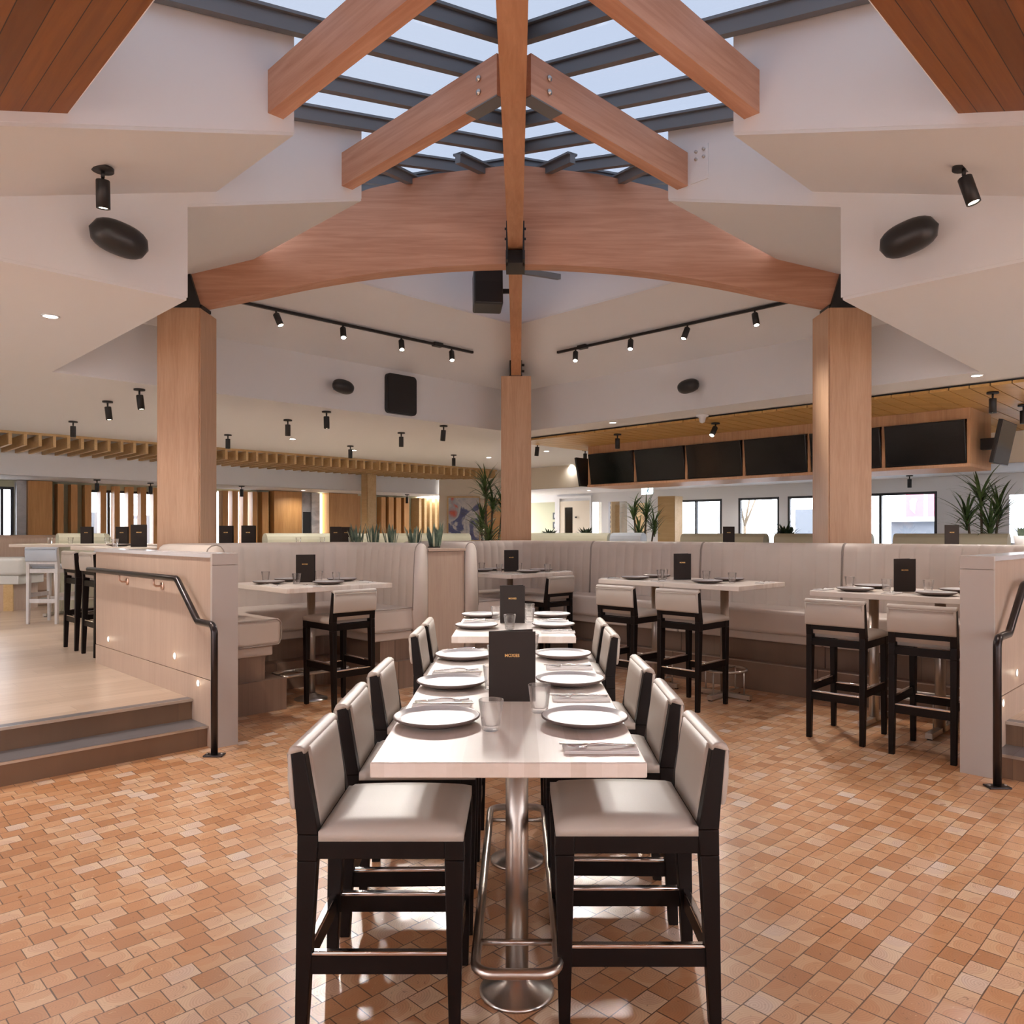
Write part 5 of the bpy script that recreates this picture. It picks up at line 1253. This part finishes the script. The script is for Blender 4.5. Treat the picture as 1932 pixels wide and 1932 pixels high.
# far low banquettes seen over the booth backs
def farbench(label, a0, a1, b0, b1, z, m='leather_sage'):
    c = (*AB((a0+a1)/2, (b0+b1)/2), .3); inv = Matrix.Translation(-Vector(c)) @ RAB; t = thing('distant_banquette', label, 'banquette', c)
    mb = MB(inv); k = .09
    if a1-a0 > b1-b0:
        P = [(b0,.3),(b1,.3),(b1,z-.12)]+[((b0+b1)/2+(b1-b0)/2*math.cos(t_), z-.12+.12*math.sin(t_)) for t_ in [i*PI/6 for i in range(1,6)]]+[(b0,z-.12)]
        mb.slab(P, lambda b, zz, s: (a1 if s else a0, b, zz), 1)
    else:
        P = [(a0,.3),(a1,.3),(a1,z-.12)]+[((a0+a1)/2+(a1-a0)/2*math.cos(t_), z-.12+.12*math.sin(t_)) for t_ in [i*PI/6 for i in range(1,6)]]+[(a0,z-.12)]
        mb.slab(P, lambda a, zz, s: (a, b1 if s else b0, zz), 1)
    o = mb.obj('backrest', M[m], t)
    mb = MB(inv)
    if a1-a0 > b1-b0: mb.box(a0+.02, a1-.02, b0-.5, b0, .55, .78); mb.box(a0+.05, a1-.05, b0-.42, b0, .3, .55)
    else: mb.box(a0-.5, a0, b0+.02, b1-.02, .55, .78); mb.box(a0-.42, a0, b0+.05, b1-.05, .3, .55)
    mb.obj('seat', M[m], t, .02)
A_ = 12.6; f = lambda px: on_a(px, A_)
farbench('distant sage banquette right of the centre column', A_, A_+.22, f(1145), f(985), 1.535)
farbench('distant bluish banquette left of the golden column', A_-.3, A_-.08, on_a(1208,A_-.3), on_a(1150,A_-.3), 1.54, 'leather_blue')
farbench('distant sage banquette before the windows', A_, A_+.22, f(1440), f(1283), 1.525)
farbench('distant sage banquette left of the right column', A_, A_+.22, f(1640), f(1459), 1.525)
farbench('distant sage banquette right of the right column', A_, A_+.22, f(1900), f(1684), 1.525)
B_ = 13.4; f2 = lambda px: on_b(px, B_)
farbench('distant pale banquette under the window fins', f2(112), f2(198), B_, B_+.22, 1.53, 'leather_sage')
farbench('second distant pale banquette under the window fins', f2(200), f2(222), B_+.3, B_+.52, 1.53, 'leather_sage')
farbench('distant sage banquette above the left half of the curved booth', f2(505), f2(580), B_, B_+.22, 1.53)
farbench('distant sage banquette behind the snake plants', f2(585), f2(905), B_+.3, B_+.52, 1.53)
farbench('distant low brown bench below the far left windows', f2(95)-.5, f2(240), B_+2.0, B_+2.2, 1.50, 'oak_wall')
# near-left white booth end on the raised floor
def leftbooth():
    x, y = -8.50, 12.1; t = thing('white_booth_end', 'white leather booth seat end on the raised floor at the left picture edge', 'booth', (x,y,.3))
    mb = MB(); mb.box(-1.3,.68,0,.7,.56,.84); mb.obj('seat', M['white_leather'], t, .05, 4)
    mb = MB(); mb.box(-1.3,.62,.02,.68,.42,.56); mb.obj('lower_cushion', M['white_leather'], t, .012)
    mb = MB(); mb.box(-1.3,.53,.02,.66,0,.42); mb.obj('base', M['oak_wall'], t)
    mb = MB(); mb.box(.40,.55,0,.02,.0,.42); mb.obj('corner_post', M['slat'], t)
M['white_leather'] = leather('white_leather', (.66,.65,.62), .5)
leftbooth()
# plants
def blade(mb, base, d, L, w, bend, n=6, up=1.0):
    """tapering curved leaf"""
    d = Vector((d[0], d[1], 0)).normalized(); side = Vector((-d.y, d.x, 0)); p = Vector(base); an = bend[0]; L0 = L/n; vs = []; 
    for i in range(n+1):
        k = i/n; ww = w*(math.sin(PI*min(1, .25+.75*k))**.8 if k < 1 else 0)*.5+.0006
        vs += [p-side*ww, p+Vector((0,0,-ww*.35)) if False else p+d*ww*.3, p+side*ww]
        an2 = bend[0]+(bend[1]-bend[0])*k; p = p+(d*math.sin(an2)+Vector((0,0,1))*math.cos(an2))*L0
    fs = []
    for i in range(n):
        a = 3*i; fs += [(a,a+1,a+4,a+3),(a+1,a+2,a+5,a+4)]
    mb._add(vs, fs, True)
def snake(i, s, label):
    x, y = -.92-s, 8.5+s; rnd = random.Random(i*7+3); t = thing('snake_plant', label, 'plant', (x,y,1.37), 0, 'snake plants on the planter wall')
    mb = MB(); eb = MB()
    for k in range(12):
        an = rnd.random()*6.28; r = .02+.05*rnd.random(); L = .20+.10*rnd.random(); w = .034+.01*rnd.random(); b0 = .05+.2*rnd.random()
        bp = (r*math.cos(an), r*math.sin(an), 0); blade(mb, bp, (math.cos(an), math.sin(an)), L, w, (b0, b0+.25*rnd.random()), 5)
        blade(eb, (bp[0]+.002,bp[1]-.004,0), (math.cos(an+.12), math.sin(an+.12)), L*.99, w*.35, (b0+.05, b0+.3*rnd.random()), 5) if k % 3 == 0 else None
    mb.obj('leaves', M['leaf2'], t); eb.obj('pale_leaf_edges', M['leaf_edge'], t)
    mb = MB(); mb.cyl((0,0,-.005),(0,0,.012),.075,16); mb.obj('soil', M['stem'], t)
for i, s in enumerate((0,.258,.56,.83,1.09)):
    snake(i, s, 'snake plant with pale-edged blades on the planter ledge, '+['rightmost and nearest','second from the right','middle of five','second from the left','leftmost of five'][i])
def palm(name, loc, label, crowns, n, L, w, leafm='leaf', trunk=.018, potr=.16):
    t = thing(name, label, 'plant', loc); rnd = random.Random(int(loc[0]*100)+5)
    mb = MB(); mb.lathe([(.001,0),(potr*.8,0),(potr,.38),(potr*.9,.38),(potr*.88,.34),(.001,.34)], 20); mb.obj('pot', M['pot'], t)
    tb = MB()
    for (cx, cy, cz) in crowns: tb.tube([(cx*.2,cy*.2,.34),(cx*.7,cy*.7,.34+(cz-.34)*.5),(cx,cy,cz)], trunk, 8)
    tb.obj('trunk', M['stemwood'], t)
    mb = MB()
    for (cx, cy, cz) in crowns:
        for k in range(n):
            an = rnd.random()*6.28; b0 = .1+1.2*rnd.random(); hz = -.25*rnd.random(); l = L*(.7+.5*rnd.random())
            blade(mb, (cx,cy,cz+hz), (math.cos(an), math.sin(an)), l, w, (b0, b0+.5+.6*rnd.random()), 6)
    mb.obj('leaves', M[leafm], t)
M['stemwood'] = mat('plant_trunk', (.12,.09,.06), .8)
palm('dragon_palm', (-.55,13.2,.3), 'tall dragon palm just left of the centre column', ((0,0,2.05),(.12,.05,1.8),(-.08,.1,1.45),(.05,-.05,1.2),(.3,.1,1.75)), 46, .52, .03)
palm('dragon_palm', (*AB(13.1, on_a(1209,13.1)), .3), 'dragon palm left of the golden column', ((-.15,0,1.75),(.12,.05,1.7),(-.02,.1,1.3),(.3,.1,1.4)), 40, .48, .03)
palm('dragon_palm', (*AB(13.1, on_a(1857,13.1)), .3), 'large dragon palm at the far right by the pale opening', ((-.05,0,1.85),(.25,.05,1.6),(-.2,.1,1.5),(.05,-.05,1.35)), 44, .55, .032)
def bush(px, a, label, r=.28, z=1.5):
    b = on_a(px, a); t = thing('broadleaf_plant', label, 'plant', (*AB(a, b), .3)); rnd = random.Random(px)
    mb = MB(); mb.lathe([(.001,0),(.15,0),(.19,1.05),(.17,1.05),(.16,1.0),(.001,1.0)], 18); mb.obj('tall_pot', M['pot'], t)
    mb = MB()
    for k in range(70):
        an = rnd.random()*6.28; b0 = .15+1.25*rnd.random(); blade(mb, (0,0,1.03+.08*rnd.random()), (math.cos(an), math.sin(an)), r*(.8+.4*rnd.random()), .075, (b0, b0+.35), 5)
    mb.obj('leaves', M['leaf_dark'], t)
bush(1036, 13.2, 'dark broadleaf plant by the side passage'); bush(1106, 13.2, 'dark broadleaf plant in front of the wine room'); bush(1481, 13.1, 'dark broadleaf plant in front of the middle windows', .34)
def whitepot():
    a = 10.2; b = on_a(1926, a); t = thing('potted_succulent', 'small leafy plant in a white pot at the right picture edge', 'plant', (*AB(a, b), 1.3705))
    mb = MB(); mb.lathe([(.001,0),(.05,0),(.075,.13),(.068,.13),(.06,.11),(.001,.11)], 18); mb.obj('pot', M['paint'], t)
    mb = MB(); rnd = random.Random(2)
    for k in range(9): an = rnd.random()*6.28; blade(mb, (0,0,.11), (math.cos(an), math.sin(an)), .13, .05, (.2+.4*rnd.random(), .8), 5)
    mb.obj('leaves', M['leaf2'], t)
whitepot()
# street outside
M['ext_white'] = mat('white_building', (.85,.85,.86), .8); M['ext_grey'] = mat('grey_street', (.33,.35,.38), .8); M['ext_pink'] = mat('red_sign', (.72,.12,.17), .6); M['ext_dark'] = mat('dark_facade', (.10,.11,.13), .7)
def extbox(name, label, cat, a0, a1, b0, b1, z0, z1, m, kind=None):
    mb = MB(RAB); mb.box(a0, a1, b0, b1, z0, z1); o = mb.obj(name, M[m]); 
    if kind: o['kind'] = kind
    else: tag(o, label, cat)
    return o
extbox('ground', '', '', 16.4, 40, -25, 40, -.25, -.15, 'ext_grey', 'structure'); extbox('ground', '', '', -20, 16.3, 17.6, 40, -.25, -.15, 'ext_grey', 'structure')
E = 26.0; fe = lambda px: on_a(px, E)
t = thing('shop_building', 'white shop building across the street with red square signs', 'building', (*AB(E, fe(1745)), -.15)); inv = Matrix.Translation(-t.location) @ RAB
mb = MB(inv); mb.box(E, E+3, fe(1900), fe(1675), 1.9, 4.6); mb.box(E, E+3, fe(1900), fe(1675), -.15, .6); mb.obj('facade', M['ext_white'], t)
mb = MB(inv); mb.box(E+.3, E+3, fe(1900), fe(1675), .6, 1.9); mb.obj('shop_windows', M['ext_dark'], t)
for p0, p1 in ((1710,1743),(1751,1768)):
    mb = MB(inv); mb.box(E-.04, E, fe(p1), fe(p0), 2.05, 2.78); s_ = mb.obj('red_sign', M['ext_pink'], t)
    if p0 == 1710:
        mb = MB(inv); b = fe(1724); mb.slab([(b-.05,2.15),(b+.09,2.30),(b+.10,2.55),(b+.02,2.63),(b-.12,2.6),(b-.07,2.45)], lambda bb, z, s: (E-.06 if s else E-.04, bb, z), 1); mb.obj('white_emblem', M['ext_white'], s_)
extbox('utility_building', 'dark low structure seen through the third window', 'building', 24, 26, on_a(1560,24), on_a(1500,24), -.15, 2.3, 'ext_dark')
extbox('tree_trunk', 'pale tree trunk seen through the second window', 'tree', 24.5, 24.8, on_a(1448,24.5), on_a(1437,24.5), -.15, 6, 'concrete')
extbox('outdoor_post', 'grey post seen through the first window', 'post', 19.5, 19.7, on_a(1360,19.5), on_a(1353,19.5), -.15, 4, 'concrete')
for i, (p0, p1, z1, m) in enumerate(((165,185,2.05,'ext_dark'),(186,215,1.75,'ext_grey'),(216,240,2.2,'concrete'),(241,270,1.9,'ext_grey'),(271,300,2.0,'ext_dark'))):
    extbox('parked_vehicle', 'blurred street shape behind the window fins, %s from the left' % ['first','second','third','fourth','fifth'][i], 'street object', on_b(p0,21), on_b(p1,21), 21, 22.5, -.15, z1, m)
# branches of a bare tree
def baretree():
    t = thing('bare_tree', 'bare branching tree outside the middle windows', 'tree', (*AB(21.5, on_a(1405,21.5)), -.15)); rnd = random.Random(4); mb = MB()
    def br(p, d, L, r, k):
        q = p+d*L; mb.cyl(p, q, r, 5, r*.7)
        if k:
            for _ in range(3): e = (d+Vector((rnd.uniform(-.7,.7), rnd.uniform(-.7,.7), rnd.uniform(-.3,.5)))).normalized(); br(q, e, L*.72, r*.6, k-1)
    br(Vector((0,0,0)), Vector((0,0,1)), 1.9, .06, 5); mb.obj('branches', M['stemwood'], t)
baretree()
